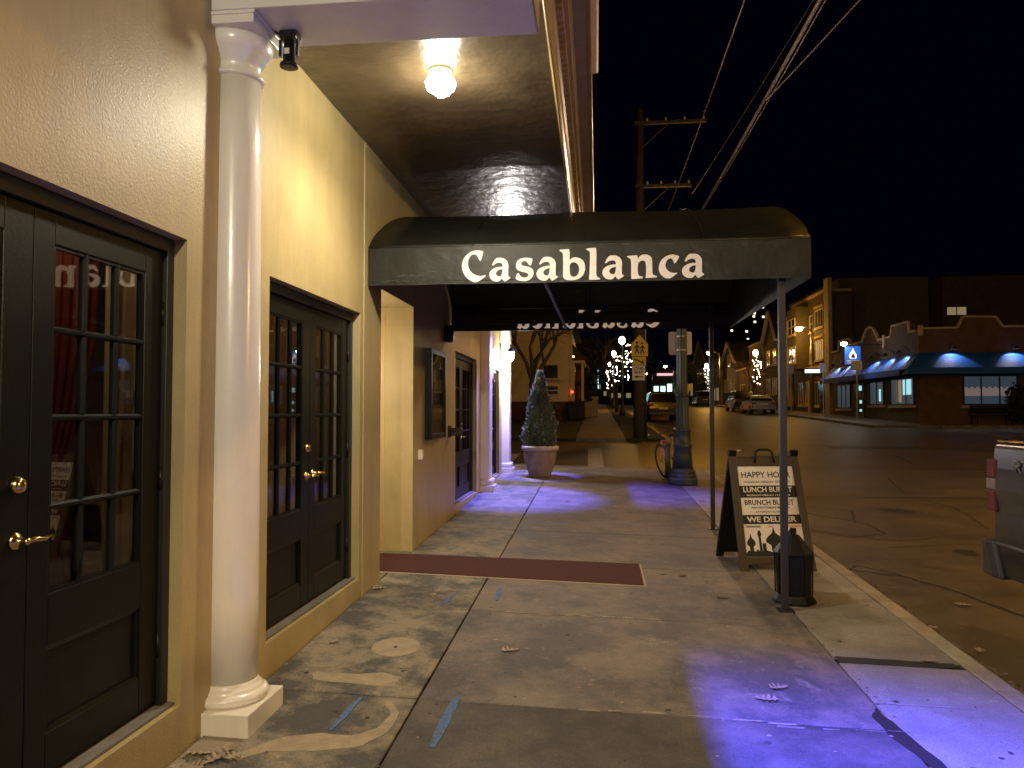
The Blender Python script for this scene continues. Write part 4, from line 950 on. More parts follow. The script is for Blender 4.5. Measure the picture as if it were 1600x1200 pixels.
# sandwich board
ab = thing('sandwich_board', 'black A-frame sandwich board listing happy hour and lunch buffet', 'sign', (1.73, 7.63, gz(1.73, 7.63)), (0, 0, R(11)))
def lean(o, ang, loc=(0, 0, 0)): o.parent = ab; o.rotation_euler = (ang, 0, 0); o.location = loc; return o
LA = R(-17.5); W0, W1, H = 0.375, 0.355, 1.19
def panel(front):
    mb = MB(); th = 0.035
    f = lambda u, v, d: (u, d, v)
    mb.prism([(-W0, 0), (-W0+0.075, 0), (-W1+0.075, H), (-W1, H)], f, 0, th)
    mb.prism([(W0-0.075, 0), (W0, 0), (W1, H), (W1-0.075, H)], f, 0, th)
    mb.prism([(-W0+0.0755, 0.07), (W0-0.0755, 0.07), (W0-0.077, 0.14), (-W0+0.077, 0.14)], f, 0.002, th-.002)
    mb.prism([(-W1+0.07, 1.03), (W1-0.07, 1.03), (W1-0.075, 1.12), (-W1+0.075, 1.12)], f, 0.002, th-.002)
    return mb
fr = lean(panel(1).build('front_frame', 'brown_plastic', bevel=0.004), LA)
bk = panel(0).build('rear_frame', 'black_plastic', bevel=0.004); bk.parent = ab; bk.rotation_euler = (R(17.5), 0, 0); bk.location = (0, 0.68, 0)
pb = MB().box(-0.30, 0.30, 0.012, 0.02, 0.14, 1.03).build('rear_sheet', 'black_plastic'); pb.parent = ab; pb.rotation_euler = (R(17.5), 0, 0); pb.location = (0, 0.68, 0)
lean(MB().prism([(-0.302, 0.14), (0.302, 0.14), (0.288, 1.03), (-0.288, 1.03)], lambda u, v, d: (u, d, v), 0.012, 0.02).build('poster_sheet', 'board_white'), LA)
for s_ in (-1, 1): lean(MB().tube([(s_*0.34, 0.02, H-0.005), (s_*0.22, 0.02, H+0.006)], 0.014, 8).build('hinge', 'steel'), LA)
lean(MB().tube([(-0.10, 0.0, 1.06), (-0.085, -0.012, 1.17), (-0.05, -0.012, 1.195), (0.05, -0.012, 1.195), (0.085, -0.012, 1.17), (0.10, 0, 1.06)], 0.013, 8).build('carry_handle', 'black_metal'), LA)
def row(z0, z1, m='ink'):
    k = lambda z: 0.3035 - (z-0.14)/0.89*0.014
    lean(MB().prism([(-k(z0), z0), (k(z0), z0), (k(z1), z1), (-k(z1), z1)], lambda u, v, d: (u, d, v), 0.010, 0.0125).build('poster_band', m), LA)
row(0.715, 0.835); row(0.455, 0.545)
def abtext(s, z, wdt, h, m, bold=0.0, x=0.0, sp=1.0):
    o = text_obj(s, 'lettering', m, wdt, h, None, 0.001, bold, sp); lean(o, LA); v = Vector((x, 0.0095 if m != 'board_white' else 0.0085, z)); v.rotate(Matrix.Rotation(LA, 3, 'X')); o.location = v
abtext('HAPPY HOUR', 0.945, 0.50, 0.062, 'ink', 0.008); abtext('MONDAY-FRIDAY 3PM-6PM', 0.872, 0.46, 0.022, 'ink', sp=1.1)
abtext('LUNCH BUFFET', 0.795, 0.50, 0.056, 'board_white', 0.03); abtext('MONDAY-FRIDAY 11AM-3PM', 0.738, 0.44, 0.020, 'board_white', 0.015)
abtext('BRUNCH BUFFET', 0.668, 0.50, 0.052, 'ink', 0.012); abtext('-WITH BOTTOMLESS MIMOSAS-', 0.616, 0.40, 0.020, 'ink', 0.01); abtext('SATURDAY-SUNDAY', 0.575, 0.30, 0.018, 'ink')
abtext('WE DELIVER', 0.500, 0.50, 0.055, 'board_white', 0.03)
abtext('EAT', 0.432, 0.05, 0.018, 'board_orange', 0.02, x=-0.02)
lean(MB().box(-0.27, -0.12, 0.010, 0.0125, 0.424, 0.438).build('fine_print', 'decal'), LA)
lean(MB().box(0.15, 0.28, 0.010, 0.0125, 0.424, 0.440).build('fine_print', 'board_orange'), LA)
def onion(cx, z0, w_, h):
    P_ = [(-.22, 0), (-.22, .22), (-.5, .36), (-.48, .5), (-.28, .64), (-.10, .74), (0, 1.0)]
    q = [(cx + a*w_, z0 + b*h) for a, b in P_]; return q + [(cx - a*w_, z0 + b*h) for a, b in reversed(P_[:-1])]
sk = [(-0.300, 0.142), (-0.300, 0.175), (-0.27, 0.19), (-0.25, 0.215)]
shapes = [onion(-0.235, 0.20, 0.085, 0.17), onion(0.0, 0.20, 0.17, 0.225), onion(0.225, 0.20, 0.06, 0.14), onion(0.11, 0.2, 0.05, 0.2)]
for x0 in (-0.145, 0.165): shapes.append([(x0-0.012, 0.19), (x0-0.01, 0.33), (x0-0.02, 0.355), (x0-0.012, 0.385), (x0, 0.40), (x0+0.012, 0.385), (x0+0.02, 0.355), (x0+0.01, 0.33), (x0+0.014, 0.19)])
shapes.append([(-0.125, 0.19), (-0.125, 0.27), (-0.09, 0.27), (-0.09, 0.19)])
for i, sp in enumerate(shapes):
    lean(MB().prism(sp, lambda u, v, d: (u, d, v), 0.0100-0.0004*(i % 3), 0.0119).build('skyline_print', 'ink'), LA)
base_pts = [(-0.298, 0.143), (0.298, 0.143), (0.296, 0.175)]
x = 0.28
rr = random.Random(8)
while x > -0.28: base_pts.append((x, 0.185+rr.uniform(0, .03))); x -= 0.02
base_pts.append((-0.297, 0.17))
lean(MB().prism(base_pts, lambda u, v, d: (u, d, v), 0.0085, 0.0118).build('skyline_print', 'ink'), LA)

# planter with conifer
PX, PY = -1.09, 14.85; PZ = gz(PX, PY)
t = thing('potted_conifer', 'cone-shaped evergreen in a round terracotta-grey pot at the corner', 'potted plant', (PX, PY, PZ))
MB().lathe([(0.002, 0), (0.20, 0), (0.205, 0.02), (0.25, 0.14), (0.295, 0.30), (0.32, 0.44), (0.325, 0.50), (0.26, 0.50), (0.002, 0.47)], n=40).build('pot', 'pot', t)
MB().lathe([(0.322, 0.50), (0.345, 0.505), (0.362, 0.53), (0.362, 0.565), (0.348, 0.592), (0.325, 0.60), (0.30, 0.585), (0.29, 0.50)], n=40, cap=False).build('pot_rim', mat('pot_rim', (0.52, 0.43, 0.38), 0.75, var=0.2, vscale=10, bump=0.15, bscale=60), t)
MB().lathe([(0.002, 0.53), (0.295, 0.53)], n=24).build('soil', 'soil', t)
MB().tube([(0, 0, 0.5), (0.01, 0, 1.2), (0, 0, 2.0)], [0.03, 0.022, 0.006], 8).build('trunk', 'bark', t)
rng = np.random.default_rng(3)
def foliage(n, zf0, zf1, radf, s0, s1, upw=0.9, clump=0, seed=1, center_bias=0.55):
    rg = np.random.default_rng(seed); vs = np.zeros((n*4, 3)); i = 0
    zz = rg.random(n*3); out = 0
    lump = rg.random((40, 3))
    while out < n:
        h = rg.random(); z = zf0 + (zf1-zf0)*h; Rm = radf(h)
        if rg.random() > Rm/0.36: continue
        a = rg.random()*6.283; lum = 1 + 0.17*math.sin(a*3+z*7) + 0.13*math.sin(a*7-z*19) + (0.30*rg.random() if rg.random() < .04 else 0)
        rad = Rm*lum*(rg.random()**(1-center_bias))
        p = np.array([rad*math.cos(a), rad*math.sin(a), z])
        d = np.array([math.cos(a)*0.55, math.sin(a)*0.55, upw]) + rg.normal(0, .35, 3); d /= np.linalg.norm(d)
        sd = np.cross(d, rg.normal(0, 1, 3)); sd /= np.linalg.norm(sd)+1e-9
        L = s0 + (s1-s0)*rg.random(); W = L*0.22
        vs[out*4:out*4+4] = [p - sd*W, p + sd*W, p + sd*W*0.3 + d*L, p - sd*W*0.3 + d*L]; out += 1
    return vs
def quads(name, vs, m, parent=None, kind='stuff'):
    n = len(vs)//4; me = bpy.data.meshes.new(name); me.vertices.add(n*4); me.vertices.foreach_set('co', vs.ravel())
    me.loops.add(n*4); me.loops.foreach_set('vertex_index', np.arange(n*4)); me.polygons.add(n); me.polygons.foreach_set('loop_start', np.arange(n)*4)
    me.update(calc_edges=True); me.materials.append(M[m]); o = bpy.data.objects.new(name, me); COL.objects.link(o)
    if parent: o.parent = parent
    if kind: o['kind'] = kind
    return o
quads('foliage', foliage(26000, 0.56, 2.02, lambda h: 0.325*(1-h)**0.85*(0.8+0.2*min(1, h*6)) + 0.012, 0.03, 0.085), 'conifer', t)

# fluted lamp post with the back of a square sign
LX, LY = 1.566, 14.40; LZ = gz(LX, LY)
t = thing('lamp_post', 'fluted blue-green cast lamp post with a swelling base near the kerb', 'lamp post', (LX, LY, LZ))
MB().lathe([(0.27, 0), (0.275, 0.02), (0.275, 0.10), (0.255, 0.13), (0.255, 0.17), (0.235, 0.20), (0.235, 0.24), (0.21, 0.27), (0.195, 0.30)], n=12, smooth=False).build('post_base', 'lamp_green', t, bevel=0.006)
MB().lathe([(0.19, 0.30), (0.17, 0.52), (0.16, 0.66), (0.172, 0.67), (0.175, 0.70), (0.172, 0.73), (0.155, 0.74), (0.145, 0.96), (0.152, 0.97), (0.155, 0.99), (0.15, 1.01), (0.135, 1.02)], n=24).build('post_pedestal', 'lamp_green', t)
fl = MB(); N = 32; prf = [(0.122, 1.02), (0.110, 1.6), (0.102, 1.61), (0.094, 2.6), (0.082, 3.9)]
vs = []
for (rd, z) in prf:
    for k in range(N): a = 2*math.pi*k/N; q = rd*(1 - (0.07 if k % 2 else 0)); vs.append((q*math.cos(a), q*math.sin(a), z))
fl.add(vs, [(i*N+k, i*N+(k+1) % N, (i+1)*N+(k+1) % N, (i+1)*N+k) for i in range(len(prf)-1) for k in range(N)]); fl.build('fluted_shaft', 'lamp_green', t)
MB().lathe([(0.110, 1.60), (0.126, 1.62), (0.126, 1.65), (0.108, 1.67)], n=24, cap=False).build('collar', 'lamp_green', t)
MB().lathe([(0.10, 3.9), (0.14, 3.95), (0.15, 4.05), (0.10, 4.1), (0.09, 4.2), (0.17, 4.3), (0.17, 4.33), (0.002, 4.34)], n=20).build('lantern_fitter', 'lamp_green', t)
MB().lathe([(0.002, 4.36), (0.12, 4.35), (0.17, 4.42), (0.18, 4.46), (0.002, 4.47)], n=20).build('globe', 'bulb_soft', t)
MB().lathe([(0.19, 4.86), (0.12, 4.95), (0.03, 5.0), (0.02, 5.1), (0.002, 5.12)], n=20).build('lantern_cap', 'lamp_green', t)
def round_rect(x0, x1, z0, z1, r_, n=5):
    out = []
    for cx, cz, a in ((x1-r_, z0+r_, -90), (x1-r_, z1-r_, 0), (x0+r_, z1-r_, 90), (x0+r_, z0+r_, 180)):
        for k in range(n+1): q = R(a+90*k/n); out.append((cx+r_*math.cos(q), cz+r_*math.sin(q)))
    return out
t = thing('parking_sign', 'blank grey back of a rounded parking sign strapped to the lamp post', 'sign', (LX, LY, LZ))
MB().prism(round_rect(-0.225, 0.20, 2.39, 2.82, 0.04), lambda u, v, d: (u, d, v), 0.125, 0.130).build('sign_plate', 'sign_back', t)
MB().lathe([(0.098, 2.45), (0.104, 2.45), (0.104, 2.48), (0.098, 2.48)], n=20, cap=False).lathe([(0.096, 2.70), (0.102, 2.70), (0.102, 2.73), (0.096, 2.73)], n=20, cap=False).build('strap', 'steel', t)

# short rack post and bicycle
t = thing('rack_post', 'short green iron post left of the lamp post', 'bollard', (1.36, 15.1, gz(1.36, 15.1)))
MB().tube([(0, 0, 0), (0, 0, 0.66)], 0.052, 14).build('post', 'lamp_green', t); MB().lathe([(0.055, 0.66), (0.06, 0.675), (0.045, 0.70), (0.002, 0.705)], n=14).build('post_cap', 'lamp_green', t)
MB().box(-0.10, 0.10, -0.08, 0.08, 0, 0.012).build('foot_plate', 'lamp_green', t)
bk = thing('bicycle', 'pink bicycle leaning over behind the lamp post, handlebars up', 'bicycle', (1.60, 15.75, gz(1.6, 15.75)), (R(14), 0, R(243)))
def wheel(x, parent):
    wv = empty('wheel', (x, 0, 0.34), parent=parent)
    MB().tube([(0.325*math.cos(a*math.pi/14), 0, 0.325*math.sin(a*math.pi/14)) for a in range(29)], 0.018, 6, cap=False).build('tyre', 'tyre', wv)
    mb = MB()
    for k in range(12): a = k*math.pi/6; mb.tube([(0, 0.02*(-1)**k, 0), (0.31*math.cos(a), 0, 0.31*math.sin(a))], 0.0015, 3)
    mb.tube([(0.30*math.cos(a*math.pi/12), 0, 0.30*math.sin(a*math.pi/12)) for a in range(25)], 0.008, 5, cap=False); mb.build('rim', 'rim', wv)
wheel(-0.52, bk); wheel(0.52, bk)
mb = MB(); bbp = (-0.08, 0, 0.30); st_ = (-0.22, 0, 0.72); hd = (0.36, 0, 0.74); hb = (0.40, 0, 0.60)
for a, b, r_ in ((bbp, st_, .016), (st_, hd, .016), (bbp, hb, .018), (hd, hb, .018)): mb.tube([a, b], r_, 8)
for s_ in (-1, 1):
    mb.tube([bbp, (-0.52, s_*0.05, 0.34)], .010, 6); mb.tube([st_, (-0.52, s_*0.05, 0.34)], .009, 6); mb.tube([hb, (0.52, s_*0.045, 0.34)], .012, 6)
mb.build('bike_frame', 'pink_bike', bk)
MB().tube([hd, (0.34, 0, 0.86)], 0.012, 6).tube([(0.24, -0.28, 0.92), (0.34, -0.20, 0.90), (0.36, 0, 0.88), (0.34, 0.20, 0.90), (0.24, 0.28, 0.92)], 0.011, 8).build('handlebar', 'black_metal', bk)
for s_ in (-1, 1): MB().tube([(0.16, s_*0.30, 0.925), (0.26, s_*0.275, 0.918)], 0.018, 8).build('grip', 'grip', bk)
MB().tube([(-0.22, 0, 0.72), (-0.235, 0, 0.82)], 0.011, 6).build('seat_post', 'steel', bk)
MB().lathe([(0.002, 0), (0.06, 0.005), (0.075, 0.02), (0.05, 0.045), (0.002, 0.05)], (-0.26, 0, 0.82), 12).box(-0.26, -0.08, -0.02, 0.02, 0.835, 0.86).build('saddle', 'black_plastic', bk)
MB().tube([(-0.08, 0.05, 0.30), (-0.02, 0.09, 0.16), (-0.02, 0.15, 0.16)], 0.008, 5).tube([(-0.08, -0.05, 0.30), (-0.14, -0.09, 0.44), (-0.14, -0.15, 0.44)], 0.008, 5).build('crank', 'steel', bk)

# ============================================================ VEHICLES
def car(name, label, cat, x, y, heading, paint, style='sedan', tail=False, head=False, group=None):
    """side profile lofted across the width; local x = length (front +x), y = width"""
    t = thing(name, label, cat, (x, y, road_z(y)), (0, 0, heading), group)
    L, W, = (4.7, 1.80)
    if style == 'suv': body = [(-2.3, .35), (-2.33, .75), (-2.25, 1.05), (2.0, 1.0), (2.3, .85), (2.36, .5), (2.3, .3)]; roof = [(-2.2, 1.05), (-2.05, 1.66), (-1.2, 1.74), (0.3, 1.70), (1.15, 1.02)]
    elif style == 'van': body = [(-2.4, .35), (-2.42, .9), (-2.4, 1.1), (2.1, 1.05), (2.4, .9), (2.45, .5), (2.4, .3)]; roof = [(-2.38, 1.1), (-2.32, 1.85), (0.6, 1.86), (1.6, 1.07)]
    else: body = [(-2.3, .32), (-2.36, .60), (-2.30, .92), (-1.5, .98), (1.1, .92), (2.1, .76), (2.36, .55), (2.32, .28)]; roof = [(-1.75, .97), (-1.0, 1.38), (-0.3, 1.44), (0.35, 1.40), (1.2, .92)]
    def loft(prof_, ins, name_, m, inz=0.0, zt=None):
        n = len(prof_); rows = []
        hw = W/2
        mb = MB(); zmax = max(p[1] for p in prof_); zmin = min(p[1] for p in prof_)
        for s_ in (-1, -0.92, 0.92, 1):
            for (px, pz) in prof_:
                k = (pz-zmin)/(zmax-zmin+1e-6); yy = s_*hw*(1 - ins*k); shr = 0.97 if abs(s_) == 1 else 1.0
                rows.append((px*shr, yy, pz - (0.03*(k > .5) if abs(s_) == 1 else 0)))
        fs = [(r_*n+i, r_*n+(i+1) % n, (r_+1)*n+(i+1) % n, (r_+1)*n+i) for r_ in range(3) for i in range(n)]
        fs += [tuple(range(n)), tuple(range(4*n-1, 3*n-1, -1))]
        return mb.add(rows, fs, False).build(name_, m, t, bevel=0.03)
    loft(body, 0.06, 'car_body', paint)
    loft(roof + [(roof[-1][0], roof[-1][1]-.06), (roof[0][0], roof[0][1]-.06)], 0.20, 'cabin', paint)
    # windows set proud of the cabin
    z0, z1 = roof[0][1]+.05, max(p[1] for p in roof)-.09; xr, xf = roof[0][0]+.32, roof[-1][0]-.30
    tops = [p for p in roof if p[1] > z1-.05]; xt0, xt1 = tops[0][0]+.12, tops[-1][0]-.05
    for s_ in (-1, 1):
        f = lambda u, v, d, s_=s_: (u, s_*(W/2*(1-0.20*(v-roof[0][1]+.06)/(z1+.09-roof[0][1]+.06)) + d), v)
        xm = (xr+xf)/2
        MB().prism([(xr, z0), (xm-.04, z0), (xm-.04, z1), (xt0, z1)], f, -0.01, 0.012).build('side_window', 'car_glass', t)
        MB().prism([(xm+.04, z0), (xf, z0), (xt1, z1), (xm+.04, z1)], f, -0.01, 0.012).build('side_window', 'car_glass', t)
    def screen(p, q, name_, sgn):
        (xa, za), (xb, zb_) = p, q; hw0, hw1 = W/2*.86, W/2*.70; dx = 0.02*sgn; za += .05
        MB().hexa([(xa+dx, -hw0, za), (xa+dx, hw0, za), (xb+dx, hw1, zb_-.06), (xb+dx, -hw1, zb_-.06)],
                  [(xa+dx-.03*sgn, -hw0, za), (xa+dx-.03*sgn, hw0, za), (xb+dx-.03*sgn, hw1, zb_-.06), (xb+dx-.03*sgn, -hw1, zb_-.06)]).build(name_, 'car_glass', t)
    screen(roof[0], roof[1], 'rear_window', -1); screen(roof[-1], roof[-2], 'windscreen', 1)
    for wx in (-1.42, 1.42):
        for s_ in (-1, 1):
            wv = empty('wheel', (wx, s_*(W/2-.10), .33), parent=t)
            MB().lathe([(0.2, -.11), (.32, -.11), (.335, -.08), (.335, .08), (.32, .11), (.2, .11)], axis='y', n=20).build('tyre', 'tyre', wv)
            MB().lathe([(0.002, -.115), (.2, -.112), (.2, .112), (.002, .115)], axis='y', n=12).build('rim', 'rim', wv)
    zl = 0.80 if style != 'suv' else 0.98
    for s_ in (-1, 1):
        MB().box(-2.38, -2.27, s_*.72-.15, s_*.72+.15, zl-.07, zl+.07).build('tail_light', 'red_glow' if tail else 'red_lens', t, bevel=.01)
        MB().box(2.22, 2.345, s_*.68-.16, s_*.68+.16, .60, .72).build('headlight', 'head_glow' if head else 'white_lens', t, bevel=.01)
    MB().box(-2.395, -2.34, -.26, .26, .68, .80).build('number_plate', 'sign_white', t)
    MB().box(-2.42, -2.2, -.84, .84, .36, .54).build('rear_bumper', paint, t, bevel=.03)
    MB().box(2.28, 2.42, -.80, .80, .30, .48).build('front_bumper', 'black_plastic', t, bevel=.03)
    return t
silver = mat('silver_paint', (0.30, 0.29, 0.28), 0.3, 0.5, coat=0.5); dark = mat('dark_paint', (0.02, 0.02, 0.024), 0.25, 0.3, coat=0.6)
greyp = mat('grey_paint', (0.06, 0.06, 0.065), 0.3, 0.4, coat=0.5); redp = mat('red_paint', (0.25, 0.02, 0.015), 0.35, 0.2, coat=0.5)
G = R(90)
car('parked_car', 'silver sedan parked at the opposite kerb, its tail towards us', 'car', 12.25, 60.5, G, silver)
car('parked_car', 'black off-roader parked just beyond the silver sedan', 'car', 12.2, 67.5, G, dark, 'suv')
car('parked_car', 'dark grey hatchback parked farthest along the opposite kerb', 'car', 11.9, 88.5, G, greyp, 'suv')
car('parked_car', 'dark pickup-sized car with pale bumper parked by the wooden utility pole', 'car', 3.85, 47.5, G, dark, 'suv')
car('parked_car', 'dark car with two glowing red lamps behind the utility pole', 'car', 3.7, 56, G, dark, 'suv', tail=True)
car('moving_car', 'red car with tail lamps glowing far up the street', 'car', 6.6, 82, G, redp, tail=True)
car('moving_car', 'oncoming car with yellow headlights far up the street', 'car', 9.0, 112, -G, dark, head=True)
car('moving_car', 'dark car braking in the middle of the far street', 'car', 6.8, 104, G, dark, tail=True)

# near pickup at the right edge of the picture, nose towards us
pk = thing('pickup_truck', 'dark grey pickup parked at the near kerb, only its rear corner in view', 'pickup', (2.8, 0, 0))
def sweep(prof_, y0, y1, name, m, par=pk, bevel=0.0, taper=None):
    return MB().prism(prof_, lambda u, v, d: (u, d, v), y0, y1).build(name, m, par, bevel=bevel)
side = [(0.055, 1.43), (0.012, 1.415), (0.0, 1.385), (-0.012, 1.25), (-0.018, 1.10), (-0.012, 1.03), (-0.004, 0.95), (-0.010, 0.80), (-0.008, 0.62), (0.0, 0.50), (0.12, 0.50), (0.12, 1.43)]
sweep(side, 3.95, 5.80, 'bed_side', 'truck', bevel=0.012)
sweep([(1.88-u, v) for u, v in side], 3.95, 5.80, 'bed_side', 'truck', bevel=0.012)
MB().box(0.121, 1.76, 5.74, 5.80, 0.62, 1.41).build('tailgate', 'truck', pk, bevel=0.02)
MB().box(0.121, 1.76, 3.95, 5.73, 0.60, 0.66).build('bed_floor', 'black_plastic', pk)
MB().box(0.03, 1.85, 0.6, 3.93, 0.42, 1.20).build('cab_body', 'truck', pk, bevel=0.06)
MB().hexa([(0.08, 2.0, 1.2), (1.80, 2.0, 1.2), (1.80, 3.92, 1.2), (0.08, 3.92, 1.2)], [(0.25, 2.5, 1.82), (1.63, 2.5, 1.82), (1.63, 3.75, 1.82), (0.25, 3.75, 1.82)]).build('cab_roof', 'truck', pk, bevel=0.04)
MB().hexa([(0.09, 2.45, 1.26), (0.105, 2.45, 1.26), (0.105, 3.75, 1.26), (0.09, 3.75, 1.26)], [(0.215, 2.65, 1.72), (0.23, 2.65, 1.72), (0.23, 3.65, 1.72), (0.215, 3.65, 1.72)]).build('side_window', 'car_glass', pk)
MB().tube([(0.03, 3.96, 1.436), (0.03, 5.79, 1.436)], 0.014, 8).build('bed_rail', 'chrome', pk)
sweep([(-0.012, 0.735), (-0.02, 0.72), (-0.012, 0.705), (0.01, 0.70), (0.01, 0.74)], 3.95, 5.78, 'side_moulding', 'truck_trim')
for s_ in (0, 1):
    x0 = 0.0 if s_ == 0 else 1.80
    tl = empty('tail_light', (x0, 0, 0), parent=pk)
    MB().box(-0.022, 0.09, 5.755, 5.875, 0.94, 1.095).box(-0.022, 0.09, 5.755, 5.872, 1.175, 1.31).build('red_lens', 'red_lens', tl, bevel=0.012)
    MB().box(-0.024, 0.09, 5.755, 5.874, 1.097, 1.173).build('clear_lens', 'white_lens', tl, bevel=0.006)
# wrap-round bumper
pts = [(-0.025, 5.78), (-0.048, 5.86), (-0.03, 5.94), (0.05, 6.0), (0.9, 6.02), (1.8, 6.0), (1.88, 5.95), (1.905, 5.87), (1.87, 5.80)]
inner = [(1.80, 5.80), (1.80, 5.86), (0.08, 5.86), (0.08, 5.80)]
MB().prism(pts + inner, lambda u, v, d: (u, v-0.10*(0.74-d)/0.26*(v < 5.9), d), 0.48, 0.74).build('rear_bumper', 'truck_trim', pk, bevel=0.02)
for yy in (4.9, 1.5):
    for x0 in (0.10, 1.78):
        wv = empty('wheel', (x0, yy, 0.33+road_z(yy)), parent=pk)
        MB().lathe([(0.22, -.12), (.36, -.12), (.385, -.09), (.385, .09), (.36, .12), (.22, .12)], axis='x', n=28).build('tyre', 'tyre', wv)
        MB().lathe([(0.002, -.10), (.22, -.125), (.22, .125), (.002, .10)], axis='x', n=20).build('rim', 'rim', wv)
o = text_obj('RTX', 'decal_letters', 'decal', 0.30, 0.085, pk, 0.0015, 0.03)
o.rotation_euler = (0, R(0), R(-90)); o.location = (-0.0185, 5.36, 1.275)
o.rotation_euler = (R(3.5), 0, R(-90))

# ============================================================ UTILITY POLE, WIRES, SIGNS
UX, UY = 1.60, 28.6; UZ = road_z(UY)+0.12
t = thing('utility_pole', 'wooden utility pole with two crossarms at the far corner', 'utility pole', (UX, UY, UZ))
MB().tube([(-.03, 0, 0), (-.03, 0, 3), (.0, 0, 7), (0.06, 0, 12.2)], [0.235, 0.21, 0.17, 0.12], 14).build('pole', 'pole_wood', t)
for z, x1 in ((11.65, 2.45), (9.28, 1.9)):
    MB().box(-0.15, x1, -0.18, -0.06, z-0.055, z+0.055).build('crossarm', 'pole_wood', t)
    MB().bar((0.1, -0.19, z-0.95), (1.1, -0.19, z-0.06), 0.05, 0.02).build('brace', 'pole_wood', t)
    for k in range(4):
        x = 0.3 + k*(x1-0.4)/3; MB().lathe([(0.02, 0), (0.05, 0.03), (0.03, 0.06), (0.05, 0.09), (0.02, 0.13), (0.002, 0.135)], (x, -0.12, z+0.056), 10).build('insulator', 'sign_back', t)
MB().tube([(0.2, -0.1, 0), (0.2, -0.1, 9)], 0.025, 6).build('conduit', 'steel', t)
t2 = thing('street_light', 'sodium street light on an arm of the utility pole', 'street light', (UX, UY, UZ))
MB().tube([(0.1, 0.1, 8.3), (0.9, 2.2, 8.65), (1.8, 4.3, 8.6)], 0.04, 8).build('arm', 'steel', t2)
MB().box(1.62, 1.98, 4.2, 4.9, 8.48, 8.62).build('lamp_head', 'steel', t2, bevel=0.04)
sg = thing('school_crossing_sign', 'yellow pentagon crossing sign with two walking figures on the utility pole', 'sign', (1.57, UY-0.27, UZ))
MB().prism([(-0.30, 2.98), (0.30, 2.98), (0.31, 3.42), (0.0, 3.76), (-0.31, 3.42)], lambda u, v, d: (u, d, v), 0, 0.012).build('sign_plate', 'sign_yellow', sg)
for dx, k in ((-0.09, 1.0), (0.10, 0.92)):
    mb = MB(); z0 = 3.08
    mb.lathe([(0.002, -0.045*k), (0.032*k, -0.032*k), (0.045*k, 0), (0.032*k, 0.032*k), (0.002, 0.045*k)], (dx, -0.006, z0+0.40*k), 10)
    for a, b in (((dx, z0+.33*k), (dx, z0+.18*k)), ((dx, z0+.18*k), (dx-.07, z0)), ((dx, z0+.18*k), (dx+.06, z0)), ((dx, z0+.30*k), (dx-.09, z0+.19*k)), ((dx, z0+.30*k), (dx+.08, z0+.20*k))):
        mb.bar((a[0], -0.005, a[1]), (b[0], -0.005, b[1]), 0.012 if 0 else 0.045*k, 0.01, up=(0, 1, 0))
    mb.build('walker_symbol', 'ink', sg)
sg = thing('arrow_sign', 'yellow plate with a black slanting arrow below the crossing sign', 'sign', (1.55, UY-0.27, UZ))
MB().box(-0.25, 0.25, 0, 0.012, 2.66, 2.96).build('sign_plate', 'sign_yellow', sg)
MB().bar((-0.18, -0.004, 2.88), (0.10, -0.004, 2.76), 0.05, 0.008, up=(0, 1, 0)).prism([(0.19, 2.71), (0.06, 2.71), (0.13, 2.85)], lambda u, v, d: (u, d, v), -0.008, -0.001).build('arrow_symbol', 'ink', sg)
sg = thing('one_way_sign', 'white ONE WAY sign with left arrow, lowest on the utility pole', 'sign', (1.53, UY-0.27, UZ))
MB().box(-0.23, 0.23, 0, 0.012, 2.10, 2.64).build('sign_plate', 'sign_white', sg)
for s_, z in (('ONE', 2.54), ('WAY', 2.39)):
    o = text_obj(s_, 'lettering', 'ink', 0.34, 0.11, sg, 0.002, 0.02); o.location = (0, -0.004, z)
MB().bar((0.16, -0.004, 2.23), (-0.06, -0.004, 2.23), 0.035, 0.006, up=(0, 1, 0)).prism([(-0.16, 2.23), (-0.04, 2.17), (-0.04, 2.29)], lambda u, v, d: (u, d, v), -0.007, -0.001).build('arrow_symbol', 'ink', sg)

def wire(label, a, b, sag, r_, m='wire'):
    pts = []; a = Vector(a); b = Vector(b)
    for k in range(33):
        t_ = k/32; p = a.lerp(b, t_); p.z -= sag*4*t_*(1-t_); pts.append(p)
    tag(MB().tube(pts, r_, 6).build('overhead_wire', m), label, 'wire')
wire('thin overhead wire nearest the building, rising steeply beside the cornice', (1.95, -6, 7.55), (2.2, 28.5, 7.9), 0.35, 0.012)
wire('thick bundled cable slanting up from behind the canopy', (2.85, -6, 7.0), (3.3, 28.5, 8.1), 0.25, 0.032)
wire('thin wire wrapped alongside the thick bundled cable', (2.95, -6, 7.2), (3.3, 28.5, 8.1), 0.40, 0.010)
wire('outermost thin wire branching right from the bundled cable', (5.9, 2.0, 8.7), (2.95, 13.6, 7.05), 0.15, 0.010)
wire('faint wire across the dark sky right of the bundle', (4.6, -6, 9.4), (3.5, 28.5, 9.6), 0.4, 0.008)

